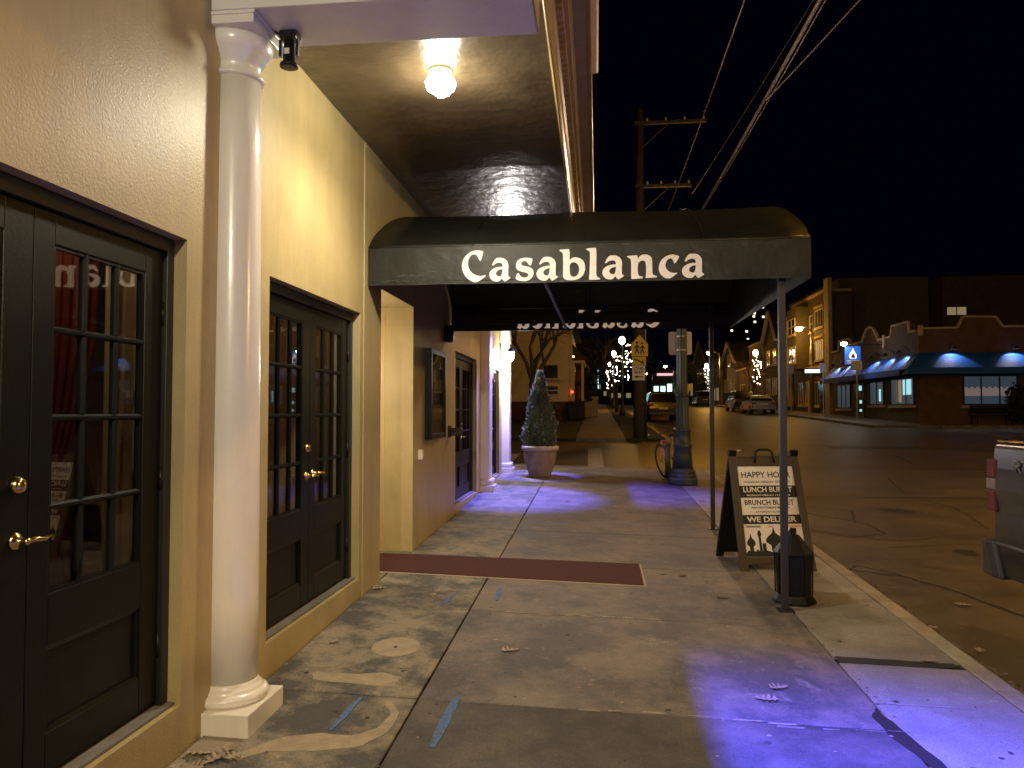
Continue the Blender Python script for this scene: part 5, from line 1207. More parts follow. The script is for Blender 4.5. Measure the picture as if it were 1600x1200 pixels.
# street lights along the road
def cobra(x, y, z, dx, label, group='sodium street lights along the road', lit=True):
    t = thing('street_light', label, 'street light', (x, y, road_z(y)+.12), group=group)
    h = z - road_z(y) - .12
    MB().tube([(0, 0, 0), (0, 0, h*0.6), (0, 0, h-0.1)], [0.11, 0.09, 0.06], 10).build('pole', 'steel', t)
    MB().tube([(0, 0, h-0.3), (dx*0.4, 0, h), (dx, 0, h+0.05)], 0.035, 8).build('arm', 'steel', t)
    MB().box(dx-0.4, dx+0.1, -0.13, 0.13, h+0.02, h+0.14).build('lamp_head', 'steel', t, bevel=0.03)
    MB().lathe([(0.002, -0.30), (0.20, -0.24), (0.30, -0.06), (0.24, 0), (0.002, 0.01)], (dx-0.15, 0, h), 14).build('lens', 'bulb_sodium', t)
cobra(16.15, 60, 7.95, -0.75, 'lit street light in front of the brick building, right of the near post')
cobra(13.6, 87, 8.15, -1.0, 'lit street light beyond, just right of the second canopy post')
cobra(14.5, 22.0, 8.55, -1.0, 'street light by the shop corner, beyond the right edge')
cobra(13.5, 9.0, 9.5, -4.0, 'street light over the near road, out of view')
cobra(2.1, -4.0, 9.5, 1.2, 'street light on our kerb behind the camera')
cobra(12.6, 128, 9.0, -1.2, 'third lit street light, small above the far cars')
cobra(11.8, 165, 9.6, -1.2, 'fourth lit street light, tiny at the end of the street')

def fairy_post(x, y, h, label, n=34, lean_x=0.35, side=1):
    t = thing('decorated_lamp_post', label, 'lamp post', (x, y, road_z(y)+.12), group='lamp posts with holiday lights')
    MB().lathe([(0.22, 0), (0.2, 0.3), (0.12, 0.5), (0.09, 1.0), (0.07, h-0.5), (0.10, h-0.4), (0.002, h-0.38)], n=10).build('post', 'lamp_green', t)
    MB().lathe([(0.002, -0.25), (0.17, -0.15), (0.22, 0.05), (0.16, 0.25), (0.002, 0.32)], (0, 0, h), 12).build('globe', 'bulb_soft', t)
    r = random.Random(int(y)); mb = MB()
    for k in range(n):
        a = r.uniform(0, 2*math.pi); zz = h - 0.2 - 2.6*r.random()**1.2; q = 0.45*r.random()
        p = (side*lean_x + q*math.cos(a), q*math.sin(a), zz); s = r.uniform(.022, .045)*(y/60)**0.5
        mb.add([(p[0]-s, p[1], p[2]), (p[0]+s, p[1], p[2]), (p[0], p[1]-s, p[2]), (p[0], p[1]+s, p[2]), (p[0], p[1], p[2]-s), (p[0], p[1], p[2]+s)],
               [(0, 2, 4), (2, 1, 4), (1, 3, 4), (3, 0, 4), (2, 0, 5), (1, 2, 5), (3, 1, 5), (0, 3, 5)])
    tag(mb.build('string_lights', 'fairy', t), kind='stuff')
fairy_post(1.75, 53, 5.1, 'nearest lamp post hung with white string lights, left of the utility pole')
fairy_post(1.7, 76, 5.3, 'second lamp post with lights on our side of the street')
fairy_post(1.7, 100, 5.2, 'third decorated lamp post on our side')
fairy_post(1.7, 125, 5.2, 'fourth decorated lamp post, tiny, on our side')
fairy_post(13.75, 68.5, 4.9, 'bright decorated lamp post behind the parked off-roader', side=1, lean_x=0.1)
fairy_post(13.0, 93, 4.6, 'bright decorated lamp post beside the far dark hatchback', side=1, lean_x=0.1)

t = thing('lamp_post', 'acorn lamp post on the opposite kerb, beyond the right edge', 'lamp post', (13.5, 4.0, road_z(4)+.12))
MB().lathe([(0.22, 0), (0.2, 0.3), (0.12, 0.5), (0.08, 4.2), (0.14, 4.3), (0.002, 4.32)], n=12).build('post', 'lamp_green', t); MB().lathe([(0.1, 4.33), (0.002, 4.36)], n=12).build('globe_base', 'bulb_sodium', t)
def post_sign(x, y, h, w_, sh, label, m='sign_back'):
    t = thing('street_sign', label, 'sign', (x, y, road_z(y)+.12))
    MB().box(-.03, .03, -.02, .02, 0, h).build('post', 'steel', t); MB().box(-w_/2, w_/2, -.035, -.022, h-sh, h).build('sign_plate', m, t)
post_sign(14.0, 57.5, 3.6, 0.45, 0.7, 'small white sign on a post before the arched doorway')
post_sign(14.0, 49.5, 3.4, 0.42, 0.6, 'pale square sign at the left end of the blue awning')
post_sign(14.0, 43.3, 3.3, 0.55, 0.5, 'wide brownish sign in front of the shop door', 'sign_white')
post_sign(13.6, 80.0, 3.9, 0.8, 1.25, 'tall pale sign between the two street lights', 'sign_white')
post_sign(11.3, 97.0, 2.6, 0.9, 0.9, 'small yellow warning sign right of the lamp post', 'sign_yellow')

# ============================================================ BUILDINGS OPPOSITE
M['brick_dark'] = mat('brick_dark', (0.085, 0.058, 0.034), 0.85, var=0.35, vscale=3, bump=0.3, bscale=12)
M['brick_tan'] = mat('brick_tan', (0.115, 0.09, 0.05), 0.85, var=0.25, vscale=3, bump=0.3, bscale=12)
M['brick_red'] = mat('brick_red', (0.11, 0.060, 0.033), 0.85, var=0.3, vscale=2, bump=0.3, bscale=14)
M['stone'] = mat('stone', (0.42, 0.34, 0.22), 0.8, var=0.2, vscale=5)
M['siding'] = mat('siding', (0.62, 0.56, 0.46), 0.75, var=0.12, vscale=4)
M['trim'] = mat('trim', (0.52, 0.46, 0.36), 0.7)
M['roof'] = mat('roof', (0.05, 0.045, 0.04), 0.9, var=0.3, vscale=5)
M['win_dark'] = mat('win_dark', (0.02, 0.02, 0.02), 0.12, coat=0.5)
M['win_blue'] = mat('win_blue', (0.05, 0.06, 0.07), 0.3, emit=(0.16, 0.26, 0.36), es=0.14)
M['win_frost'] = mat('win_frost', (0.3, 0.28, 0.26), 0.6, emit=(0.45, 0.38, 0.40), es=0.22)
M['win_lit'] = mat('win_lit', (0.4, 0.5, 0.5), 0.5, emit=(0.35, 0.75, 0.85), es=0.9)
M['win_warm'] = mat('win_warm', (0.4, 0.35, 0.25), 0.5, emit=(1.0, 0.80, 0.45), es=0.18)
M['awning'] = mat('awning', (0.008, 0.085, 0.46), 0.7, var=0.15, vscale=8)
FX = 16.3
def window_on(parent, y0, y1, z0, z1, x=FX, glass='win_dark', frame='trim', bars=(1, 1), sill=True, axis='x', d=1):
    """framed window on a face; axis x = face looking to -x, axis y = face looking to -y"""
    w_ = empty('window', (0, 0, 0), parent=parent)
    def B(mb, a0, a1, b0, b1, c0, c1):
        return mb.box(x-c1, x-c0, a0, a1, b0, b1) if axis == 'x' else mb.box(a0, a1, x-c1, x-c0, b0, b1)
    f = 0.07; mb = MB()
    B(mb, y0, y1, z1-f, z1, 0.0, .06); B(mb, y0, y1, z0, z0+f, 0.0, .06); B(mb, y0, y0+f, z0+f, z1-f, 0.0, .06); B(mb, y1-f, y1, z0+f, z1-f, 0.0, .06)
    for k in range(1, bars[0]): c = y0+(y1-y0)*k/bars[0]; B(mb, c-.03, c+.03, z0+f, z1-f, 0.012, .05)
    for k in range(1, bars[1]): c = z0+(z1-z0)*k/bars[1]; B(mb, y0+f, y1-f, c-.03, c+.03, 0.014, .048)
    mb.build('window_frame', frame, w_)
    B(MB(), y0+f, y1-f, z0+f, z1-f, 0.003, .010).build('pane', glass, w_)
    if sill: B(MB(), y0-.1, y1+.1, z0-.14, z0-.002, 0.0, .14).build('window_sill', 'stone', w_)
    return w_
def block(name, label, y0, y1, ztop, wall, depth=10, x=FX, kind='flat', eave=None, cat='building', zb=None):
    zb = road_z(y0)-.2 if zb is None else zb
    t = thing(name, label, cat, (0, 0, 0))
    MB().box(x, x+depth, y0, y1, zb, eave or ztop).build('wall', wall, t)
    if kind == 'gable_street':     # gable end facing the street
        ym = (y0+y1)/2
        MB().prism([(y0, eave+.002), (y1, eave+.002), (ym, ztop)], lambda u, v, d: (d, u, v), x, x+depth).build('gable', wall, t)
        for a, b in ((y0-.2, ym), (y1+.2, ym)):
            za = eave-.1; MB().bar((x-.25, a, za), (x-.25, b, ztop+.12), .3, .12).build('bargeboard', 'trim', t)
            MB().hexa([(x-.2, a, za+.05), (x+depth, a, za+.05), (x+depth, b, ztop+.1), (x-.2, b, ztop+.1)],
                      [(x-.2, a, za+.2), (x+depth, a, za+.2), (x+depth, b, ztop+.25), (x-.2, b, ztop+.25)]).build('roof', 'roof', t)
    else:
        MB().box(x-.12, x+depth, y0-.02, y1+.02, ztop, ztop+.18).build('coping', 'stone', t)
    return t
# tall blank building behind the shop
t = thing('apartment_block', 'tall blank-walled dark building rising behind the shop', 'building', (0, 0, 0))
MB().box(18.2, 24.6, 60, 75, 0.5, 11.55).build('wall', 'brick_tan', t); MB().box(18.15, 24.65, 59.95, 75, 11.55, 11.65).build('coping', 'brick_tan', t)
t = thing('apartment_block', 'very dark tall building with one lit window behind the shop', 'building', (0, 0, 0))
MB().box(24.75, 44, 58, 75, 0.5, 11.3).build('wall', 'brick_red', t)
window_on(t, 24.95, 26.4, 8.45, 9.15, 58, 'win_warm', 'ink', (2, 1), False, 'y')
window_on(t, 24.95, 26.4, 5.9, 6.6, 58, 'win_dark', 'ink', (2, 1), False, 'y')
# brick house with the pale corner pilaster
A = block('brick_building', 'three-storey brick building with pale corner pilaster next to the shop', 56.8, 66.0, 10.2, 'brick_dark', depth=1.8)
MB().box(FX-.14, FX+.12, 55.7, 56.75, road_z(55)-.1, 11.0).build('corner_pilaster', 'stone', A)
window_on(A, 57.3, 59.4, 7.75, 9.1, bars=(3, 1), glass='win_dark'); window_on(A, 57.3, 59.4, 5.4, 6.85, bars=(4, 2), glass='win_warm')
for y0, y1, z in ((57.2, 59.5, 9.25), (57.2, 59.5, 7.0)): MB().box(FX-.1, FX-.001, y0, y1, z, z+.16).build('lintel', 'stone', A)
MB().box(FX-.35, FX-.001, 56.8, 61.2, 4.75, 4.95).build('string_course', 'stone', A)
MB().box(FX-.9, FX-.002, 61.3, 64.2, 4.9, 9.7).build('bay', 'brick_tan', A)
for z in (5.4, 7.6): window_on(A, 61.6, 63.9, z, z+1.3, FX-.9, bars=(2, 2))
window_on(A, 60.0, 60.9, 5.3, 6.6, bars=(1, 2)); window_on(A, 60.0, 60.9, 7.6, 8.9, bars=(1, 2))
MB().box(FX-.12, FX-.001, 56.9, 58.0, road_z(57)+.12, 3.7).build('door', 'win_dark', A); window_on(A, 58.3, 59.6, 2.0, 3.8, bars=(2, 1))
MB().box(FX-.35, FX-.001, 60.0, 60.4, road_z(60)+.1, 3.9).build('entrance_pillar', 'stone', A)
window_on(A, 61.2, 62.3, 2.1, 3.9, bars=(2, 1)); window_on(A, 62.9, 64.4, 2.1, 3.9, bars=(2, 1))
sgn = thing('bar_sign', 'small glowing white sign projecting from the brick building', 'sign', (0, 0, 0))
MB().box(15.1, 16.28, 58.05, 58.2, 4.35, 4.75).build('sign_box', 'ink', sgn); MB().box(15.15, 16.25, 58.02, 58.049, 4.43, 4.66).build('lit_panel', mat('sign_glow', (.8, .9, .9), .5, emit=(0.65, 0.85, 0.95), es=3.5), sgn)
B_ = block('brick_building', 'narrow brick building behind the near street light', 66.2, 71.0, 9.5, 'brick_tan', depth=1.8)
for z in (3.0, 5.4, 7.6): window_on(B_, 67.0, 68.4, z, z+1.4, bars=(2, 1)); window_on(B_, 69.0, 70.2, z, z+1.4, bars=(2, 1))
MB().box(FX-.4, FX-.001, 66.2, 66.6, 2, 9.2).build('downpipe', 'stone', B_)
C_ = block('gabled_house', 'dark house with steep gable next to the yellow-lit wall', 71.2, 77.0, 10.9, 'brick_dark', kind='gable_street', eave=8.1)
for z in (3.2, 5.9): window_on(C_, 72.0, 73.6, z, z+1.5, bars=(2, 2)); window_on(C_, 74.5, 76.1, z, z+1.5, bars=(2, 2))
D_ = block('garage_building', 'plain tan wall lit yellow beside the bright decorated lamp post', 77.2, 84.5, 8.4, 'brick_tan')
MB().box(FX-.06, FX-.001, 77.2, 84.5, 5.2, 5.35).build('string_course', 'stone', D_)
E_ = block('low_building', 'low dark building between the two gabled houses', 85, 91.8, 6.2, 'brick_red')
window_on(E_, 86.5, 89.5, 3.0, 4.6, bars=(3, 1))
F_ = block('gabled_house', 'gabled house with curved top behind the second street light', 92, 102, 10.0, 'brick_tan', kind='gable_street', eave=7.4)
for y0 in (93.2, 96.2, 99.0): window_on(F_, y0, y0+1.8, 4.0, 5.6, bars=(2, 2))
window_on(F_, 96.0, 98.2, 7.0, 8.6, bars=(2, 2))
G_ = block('row_building', 'two-storey building with yellow-lit cornice behind the far hatchback', 104, 116, 8.6, 'stone')
for y0 in (105, 108, 111): window_on(G_, y0, y0+1.8, 5.6, 7.4, bars=(2, 2)); window_on(G_, y0, y0+2.2, 3.0, 4.8, bars=(2, 1), glass='win_warm')
H_ = block('row_building', 'tall gabled building small beside the lamp post', 117, 130, 12.6, 'brick_dark', kind='gable_street', eave=9.4)
for y0 in (119, 122, 125): window_on(H_, y0, y0+2, 6, 8.2, bars=(2, 2))
I_ = block('row_building', 'farthest building of the opposite row', 131, 168, 9.8, 'brick_tan')
for y0 in range(133, 164, 6): window_on(I_, y0, y0+3, 4.2, 6.4, bars=(2, 2), glass='win_warm')
t = thing('store_building', 'dark store with a pinkish lit sign at the end of the street', 'building', (0, 0, 0))
MB().box(12.5, 30, 176, 190, 2.5, 11.3).build('wall', 'brick_dark', t)
MB().box(13.6, 18.4, 175.7, 175.98, 9.6, 10.1).build('lit_sign', mat('pink_sign', (.8, .5, .5), .5, emit=(0.75, 0.42, 0.45), es=1.4), t)
for k in range(3): MB().box(12.9+k*1.5, 13.9+k*1.5, 175.8, 175.98, 4.6+0.4*(k % 2), 7.2+0.5*(k == 2)).build('shop_window', mat('shop_glow', (.7, .9, .9), .5, emit=(0.55, 0.95, 0.95), es=2.2), t)
t = thing('tower_block', 'distant dark high-rise with a scatter of lit windows', 'tower', (0, 0, 0))
MB().box(66, 88, 400, 420, 0, 58).build('wall', mat('tower_wall', (0.01, 0.01, 0.014), 0.9), t)
for (x, z) in ((84.1, 54.2), (80.4, 53.6), (74.9, 49.4), (72.0, 49.0), (80.0, 51.2), (84.3, 49.3), (80.1, 46.8), (79.6, 49.6), (68.6, 42.5), (69.9, 36.6), (76.6, 38.0), (76.0, 42)):
    MB().box(x-.55, x+.55, 399.8, 399.99, z-.5, z+.5).build('lit_window', mat('tower_win', (1, 1, 1), .5, emit=(1, 0.85, 0.6), es=1.8), t)

# corner shop with stepped parapet and blue awnings
S = thing('corner_shop', 'low brick corner shop with stepped parapet above blue awnings', 'shop', (0, 0, 0))
SY = 40.97; zb = 0.4
par_front = [(16.3, zb), (24.5, zb), (24.5, 5.85), (20.3, 5.85), (19.95, 6.34), (18.4, 6.37), (18.15, 5.82), (17.2, 5.8), (16.3, 5.8)]
ops_front = None
MB().prism(par_front, lambda u, v, d: (u, d, v), SY, SY+0.3).build('front_wall', 'brick_red', S)
par_side = [(41.28, zb), (41.28, 5.72), (42.1, 5.72), (42.2, 6.28), (44.35, 6.28), (44.6, 5.71), (46.5, 5.70), (46.8, 6.1), (47.3, 6.5), (47.9, 6.62), (48.5, 6.5), (49.0, 6.1), (49.2, 5.85), (51.3, 5.85), (51.6, 6.27), (53.7, 6.28), (53.9, 5.66), (55.3, 5.66), (55.3, zb)]
MB().prism(par_side, lambda u, v, d: (d, u, v), FX, FX+.3).build('side_wall', 'brick_dark', S)
MB().box(FX+.3, 24.4, SY+.3, 55.2, 5.3, 5.4).build('roof', 'roof', S)
def coping(pts, f, par):
    for a, b in zip(pts[:-1], pts[1:]): MB().bar(f(*a), f(*b), 0.16, 0.10).build('coping', 'stone', par)
coping(par_front[2:], lambda u, v: (u, SY-.03, v+.04), S); coping(par_side[1:-1], lambda u, v: (FX-.03, u, v+.04), S)
for yy, xx in ((SY-.1, 16.35),): MB().box(xx-.12, xx+.12, yy-.08, yy+.1, 5.45, 6.0).build('parapet_urn', 'stone', S, bevel=.05)
for yy in (45.5, 50.2): MB().box(FX-.15, FX-.001, yy-.15, yy+.15, 5.2, 5.95).build('parapet_urn', 'stone', S, bevel=.04)
# front window in three lights: clear, frosted crenellated band
ww = window_on(S, 18.35, 20.97, 1.93, 3.45, SY, 'win_blue', 'ink', (3, 1), True, 'y')
mb = MB()
mb.box(18.42, 20.9, SY-.016, SY-.011, 2.40, 2.78)
for k in range(9): mb.box(18.44+k*.28, 18.58+k*.28, SY-.0155, SY-.0115, 2.781, 2.86)
mb.build('frosted_band', 'win_frost', ww)
window_on(S, 41.6, 44.8, 1.95, 3.42, FX, 'win_blue', 'ink', (3, 1)); window_on(S, 45.8, 48.1, 1.98, 3.38, FX, 'win_blue', 'ink', (2, 1)); window_on(S, 51.6, 54.4, 1.8, 3.40, FX, 'win_blue', 'ink', (3, 1))
MB().box(FX-.02, FX-.013, 42.0, 43.1, 2.5, 3.3).build('lit_display', 'win_lit', S); MB().box(FX-.02, FX-.013, 43.3, 43.9, 2.1, 3.3).build('lit_display', 'win_warm', S)
MB().box(FX-.02, FX-.013, 46.3, 46.6, 2.2, 2.9).build('lit_display', 'win_lit', S)
dr = MB().box(FX-.05, FX-.001, 49.0, 50.9, road_z(50)+.13, 3.36).build('shop_door', 'win_dark', S)
MB().box(FX-.058, FX-.051, 49.4, 49.9, 2.9, 3.2).box(FX-.058, FX-.051, 49.4, 49.8, 1.6, 1.75).box(FX-.058, FX-.051, 49.4, 49.8, 2.1, 2.3).build('door_notice', 'win_lit', dr)
def awning(parent, pts_top, pts_bot, name='awning', drop=0.28):
    # pts: two top (on wall) and two bottom points
    (a, b), (c, d) = pts_top, pts_bot
    mb = MB().hexa([a, b, d, c], [Vector(p)+Vector((0, 0, .04)) for p in (a, b, d, c)])
    c2 = Vector(c)-Vector((0, 0, drop)); d2 = Vector(d)-Vector((0, 0, drop)); off = Vector((0, .03, 0)) if abs(c[1]-d[1]) < .1 else Vector((.03, 0, 0))
    mb.hexa([c, d, d2, c2], [Vector(p)+off for p in (c, d, d2, c2)])
    aw = mb.build(name, 'awning', parent)
    if abs(c[1]-d[1]) < .1: MB().add([(c[0], SY-.01, c[2]-drop), a, c, c2], [(0, 1, 2, 3)]).build('awning_cheek', 'awning', parent)
    return aw
awning(S, [(16.3, SY-.01, 4.57), (24.5, SY-.01, 4.57)], [(15.4, 40.0, 3.76), (24.5, 40.0, 3.76)])
for y0, y1 in ((41.2, 45.6), (45.65, 50.9), (50.95, 55.2)):
    awning(S, [(FX-.01, y0, 4.55), (FX-.01, y1, 4.55)], [(15.4, y0, 3.75), (15.4, y1, 3.75)])
MB().hexa([(15.4, 40.0, 3.72), (16.29, 40.0, 3.72), (16.29, 41.2, 3.72), (15.4, 41.2, 3.72)], [(15.4, 40.0, 3.76), (16.29, 40.95, 4.55), (16.28, 41.2, 4.56), (15.4, 41.2, 3.76)]).build('awning_corner', 'awning', S)
def gooseneck(x, y, z, dirx, diry, label, pw=105):
    t = thing('gooseneck_lamp', label, 'lamp', (x, y, z), group='gooseneck lamps over the blue awnings')
    ex, ey = dirx*.55, diry*.55
    MB().tube([(0, 0, .05), (ex*.4, ey*.4, .28), (ex*.9, ey*.9, .25), (ex, ey, .12)], .018, 6).build('arm', 'black_metal', t)
    MB().lathe([(0.03, .12), (.05, .08), (.17, -.04), (.18, -.06)], (ex, ey, 0), 14, cap=False).build('shade', 'black_metal', t)
    MB().lathe([(0.002, .04), (.05, 0), (.002, -.05)], (ex, ey, 0.02), 10).build('bulb', 'bulb', t)
    lamp('gooseneck_light', 'SPOT', (x+ex*0.8, y+ey*0.8, z+.02), pw, (1.0, 0.90, 0.80), .03, rot=(0, 0, 0), spot_size=R(112), spot_blend=0.25)
gooseneck(17.75, SY-.02, 4.78, 0, -1, 'gooseneck lamp on the shop front, left one of two'); gooseneck(20.67, SY-.02, 4.78, 0, -1, 'gooseneck lamp on the shop front, right one of two')
for k, (yy, lb) in enumerate(((42.0, 'nearest to the shop corner'), (44.0, 'second from the shop corner'), (46.2, 'third from the shop corner'), (49.4, 'just past the hanging blue sign'), (51.3, 'second from the far end of the awning'), (53.3, 'at the far end of the awning'))):
    gooseneck(FX-.02, yy, 4.72, -1, 0, 'side gooseneck lamp '+lb)
hs = thing('hanging_sign', 'square blue hanging shop sign with white flame-shaped emblem', 'sign', (0, 0, 0))
MB().box(14.25, 15.1, 46.0, 46.08, 4.32, 5.35).build('sign_board', mat('sign_blue', (0.02, 0.09, 0.42), 0.45, emit=(0.01, 0.09, 0.45), es=0.8), hs)
MB().tube([(14.15, 46.04, 5.45), (16.28, 46.04, 5.45)], .03, 6).build('bracket', 'black_metal', hs)
flm = [(0, .62), (.10, .42), (.20, .25), (.21, .1), (.13, 0), (.06, .06), (0, 0), (-.06, .06), (-.13, 0), (-.21, .1), (-.20, .25), (-.10, .42)]
MB().prism([(14.68+u, 4.62+v) for u, v in flm], lambda u, v, d: (u, d, v), 45.985, 45.998).build('emblem', mat('emblem', (.8, .8, .8), .5, emit=(.8, .75, .8), es=.9), hs)
MB().prism([(14.68+u*.5, 4.68+v*.5) for u, v in flm], lambda u, v, d: (u, d, v), 45.975, 45.984).build('emblem', 'red_lens', hs)
MB().box(14.33, 15.02, 45.985, 45.998, 4.49, 4.56).box(14.36, 15.0, 45.985, 45.998, 4.38, 4.45).build('name_lines', 'emblem_white' if 'emblem_white' in M else 'sign_white', hs)
t = thing('floodlight', 'glaring white floodlight above the hanging blue sign', 'lamp', (14.1, 45.7, 5.45))
MB().lathe([(0.002, -.1), (.14, -.04), (.17, .08), (.002, .14)], n=12).build('lens', 'bulb', t); MB().tube([(0, 0, .05), (.4, .3, .2)], .02, 6).build('arm', 'black_metal', t)
lamp('flood_light', 'POINT', (14.3, 45.4, 5.3), 9, (1, .92, .9), .08)

# bench and bush in front of the shop
t = thing('park_bench', 'dark slatted bench below the shop front window', 'bench', (19.4, 40.3, road_z(40.3)+.13))
for k in range(4): MB().box(-.9, .9, -.25+k*.12, -.16+k*.12, .42, .46).build('seat_slat', 'black_plastic', t)
for k in range(3): MB().box(-.9, .9, .25, .29, .55+k*.14, .65+k*.14).build('back_slat', 'black_plastic', t)
for s_ in (-.8, .8):
    MB().tube([(s_, -.25, 0), (s_, -.25, .6), (s_, .2, .62), (s_, .27, .95)], .03, 6).build('leg', 'black_metal', t); MB().tube([(s_, .27, 0), (s_, .27, .9)], .03, 6).build('leg', 'black_metal', t)
def bush(name, label, x, y, z0, rx, rz_, n, m, cat='bush', s=(0.05, 0.12), seed=1, ry=None):
    rg = np.random.default_rng(seed); ry = ry or rx
    d = rg.normal(0, 1, (n, 3)); d /= np.linalg.norm(d, axis=1)[:, None]; rad = rg.random(n)**0.35
    lump = 1 + 0.22*np.sin(d[:, 0]*6+seed)*np.sin(d[:, 2]*7+d[:, 1]*5)
    P_ = d*rad[:, None]*lump[:, None]*np.array([rx, ry, rz_]) + np.array([0, 0, rz_])
    a = rg.normal(0, 1, (n, 3)); a /= np.linalg.norm(a, axis=1)[:, None]; b = np.cross(a, rg.normal(0, 1, (n, 3))); b /= np.linalg.norm(b, axis=1)[:, None]
    L = (s[0] + (s[1]-s[0])*rg.random(n))[:, None]
    vs = np.stack([P_-a*L, P_-b*L*.6, P_+a*L, P_+b*L*.6], 1).reshape(-1, 3)
    t = thing(name, label, cat, (x, y, z0)); o = quads('foliage', vs, m, t)
    MB().tube([(0, 0, -.2), (0, 0, rz_)], [.08, .03], 6).build('stem', 'bark', t); return t
M['bush_green'] = mat('bush_green', (0.035, 0.075, 0.018), 0.7, var=0.5, vscale=6); M['bush_dark'] = mat('bush_dark', (0.018, 0.022, 0.012), 0.8, var=0.5, vscale=4)
bush('bush', 'rounded green shrub at the right end of the shop front', 21.6, 40.0, road_z(40)+.1, .75, .65, 5000, 'bush_green', seed=2)
bush('bush', 'thin dark shrub reaching up before the shop window', 20.7, 40.35, road_z(40)+.1, .55, 1.0, 1600, 'bush_dark', seed=3)
bush('bush', 'low scruffy shrub against the white house foundation', -3.0, 42.5, road_z(42)+.1, .9, .5, 1500, 'bush_dark', seed=4)
bush('hedge', 'tall dark hedge right of the porch', -0.95, 52.0, road_z(52)+.1, 0.9, 1.5, 6000, 'bush_dark', 'hedge', (.08, .18), 5, ry=2.5)
bush('hedge', 'dark hedge mass farther along the pavement', -1.3, 64.0, road_z(64)+.1, 1.3, 1.9, 7000, 'bush_dark', 'hedge', (.1, .2), 6, ry=5)
bush('street_tree_mass', 'dark leafy trees closing the view along our side', -3.5, 95.0, 2.4, 4.0, 4.2, 9000, 'bush_dark', 'trees', (.15, .3), 7, ry=14)

# white house on the far corner
Hs = thing('white_house', 'pale clapboard house with porch on the far corner behind the planter', 'house', (0, 0, 0))
HY = 45.0; hz = road_z(45)+.1
MB().box(-12, -1.50, HY+.2, HY+9, hz-.2, 2.2).build('foundation', 'brick_red', Hs)
for k in range(22):
    z = 2.2+k*.19; MB().hexa([(-12, HY+.13, z), (-1.45, HY+.13, z), (-1.45, HY+.25, z), (-12, HY+.25, z)], [(-12, HY+.17, z+.19), (-1.45, HY+.17, z+.19), (-1.45, HY+.25, z+.19), (-12, HY+.25, z+.19)]).build('siding_board', 'siding', Hs)
MB().box(-12, -1.46, HY+.26, HY+9, 2.2, 6.4).build('wall', 'siding', Hs)
MB().box(-1.56, -1.40, HY+.08, HY+.26, 2.2, 6.38).build('corner_board', 'trim', Hs)
MB().prism([(-12.5, 6.4), (-1.0, 6.4), (-6.7, 10.0)], lambda u, v, d: (u, d, v), HY-.1, HY+9.3).build('roof', 'roof', Hs)
w1 = window_on(Hs, -3.15, -2.2, 3.5, 4.4, HY+.13, 'win_dark', 'trim', (1, 1), True, 'y'); w2 = window_on(Hs, -3.15, -2.2, 2.55, 3.15, HY+.13, 'win_dark', 'trim', (1, 2), False, 'y')
MB().box(-1.42, -0.72, 46.0, 50, hz-.1, 1.75).build('porch_floor', 'brick_dark', Hs)
MB().box(-1.42, -1.28, 46.0, 46.14, 1.76, 4.5).box(-0.90, -0.74, 46.0, 46.14, 1.76, 4.5).build('porch_post', mat('porch_yellow', (0.55, 0.42, 0.18), .6), Hs)
MB().box(-1.45, -0.70, 45.95, 50, 4.5, 4.68).build('porch_beam', 'trim', Hs)
MB().hexa([(-1.5, 45.8, 4.69), (-.6, 45.8, 4.69), (-.6, 50.2, 4.69), (-1.5, 50.2, 4.69)], [(-1.48, 45.8, 5.6), (-1.4, 46, 5.62), (-1.4, 50, 5.62), (-1.48, 50.2, 5.6)]).build('porch_roof', 'roof', Hs)
MB().box(-1.27, -0.91, 49.6, 49.7, 1.76, 4.4).build('front_door', mat('red_door', (0.10, 0.015, 0.012), .5), Hs)
t = thing('door_lantern', 'tiny yellow lamp glowing beside the porch post', 'lamp', (-1.36, 45.9, 4.85)); MB().lathe([(.002, -.08), (.07, -.05), (.07, .06), (.002, .1)], n=10).build('lamp_glass', 'bulb_sodium', t)
t = thing('stop_lamp', 'small red glowing lamp low on the house corner', 'lamp', (-1.42, 45.0, 2.75)); MB().lathe([(.002, -.07), (.08, -.04), (.08, .05), (.002, .08)], n=10).build('lamp_glass', 'red_glow', t)
for k, (x, y, lb) in enumerate(((-1.35, 44.6, 'black wheeled bin left of its twin by the porch'), (-0.98, 44.8, 'black wheeled bin nearest the pavement by the porch'))):
    t = thing('wheeled_bin', lb, 'bin', (x, y, road_z(y)+.12)); MB().hexa([(-.26, -.28, .06), (.26, -.28, .06), (.26, .24, .06), (-.26, .24, .06)], [(-.31, -.34, 1.0), (.31, -.34, 1.0), (.31, .32, 1.0), (-.31, .32, 1.0)]).build('bin_body', 'black_plastic', t, bevel=.02)
    MB().hexa([(-.32, -.36, 1.01), (.32, -.36, 1.01), (.32, .34, 1.01), (-.32, .34, 1.01)], [(-.30, -.34, 1.05), (.30, -.34, 1.05), (.30, .30, 1.14), (-.30, .30, 1.14)]).build('lid', 'black_plastic', t)
    for s_ in (-1, 1): MB().lathe([(0.002, -.03), (.10, -.03), (.10, .03), (.002, .03)], (s_*.27, .26, .10), 12, axis='x').build('wheel', 'tyre', t)
t = thing('litter_box', 'pale square concrete box beside the pavement beyond the bins', 'box', (-0.35, 50.5, road_z(50.5)+.13)); MB().box(-.45, .45, -.4, .4, 0, 1.2).build('box_body', 'stone', t, bevel=.03); MB().box(-.5, .5, -.45, .45, 1.2, 1.3).build('box_lid', 'trim', t)
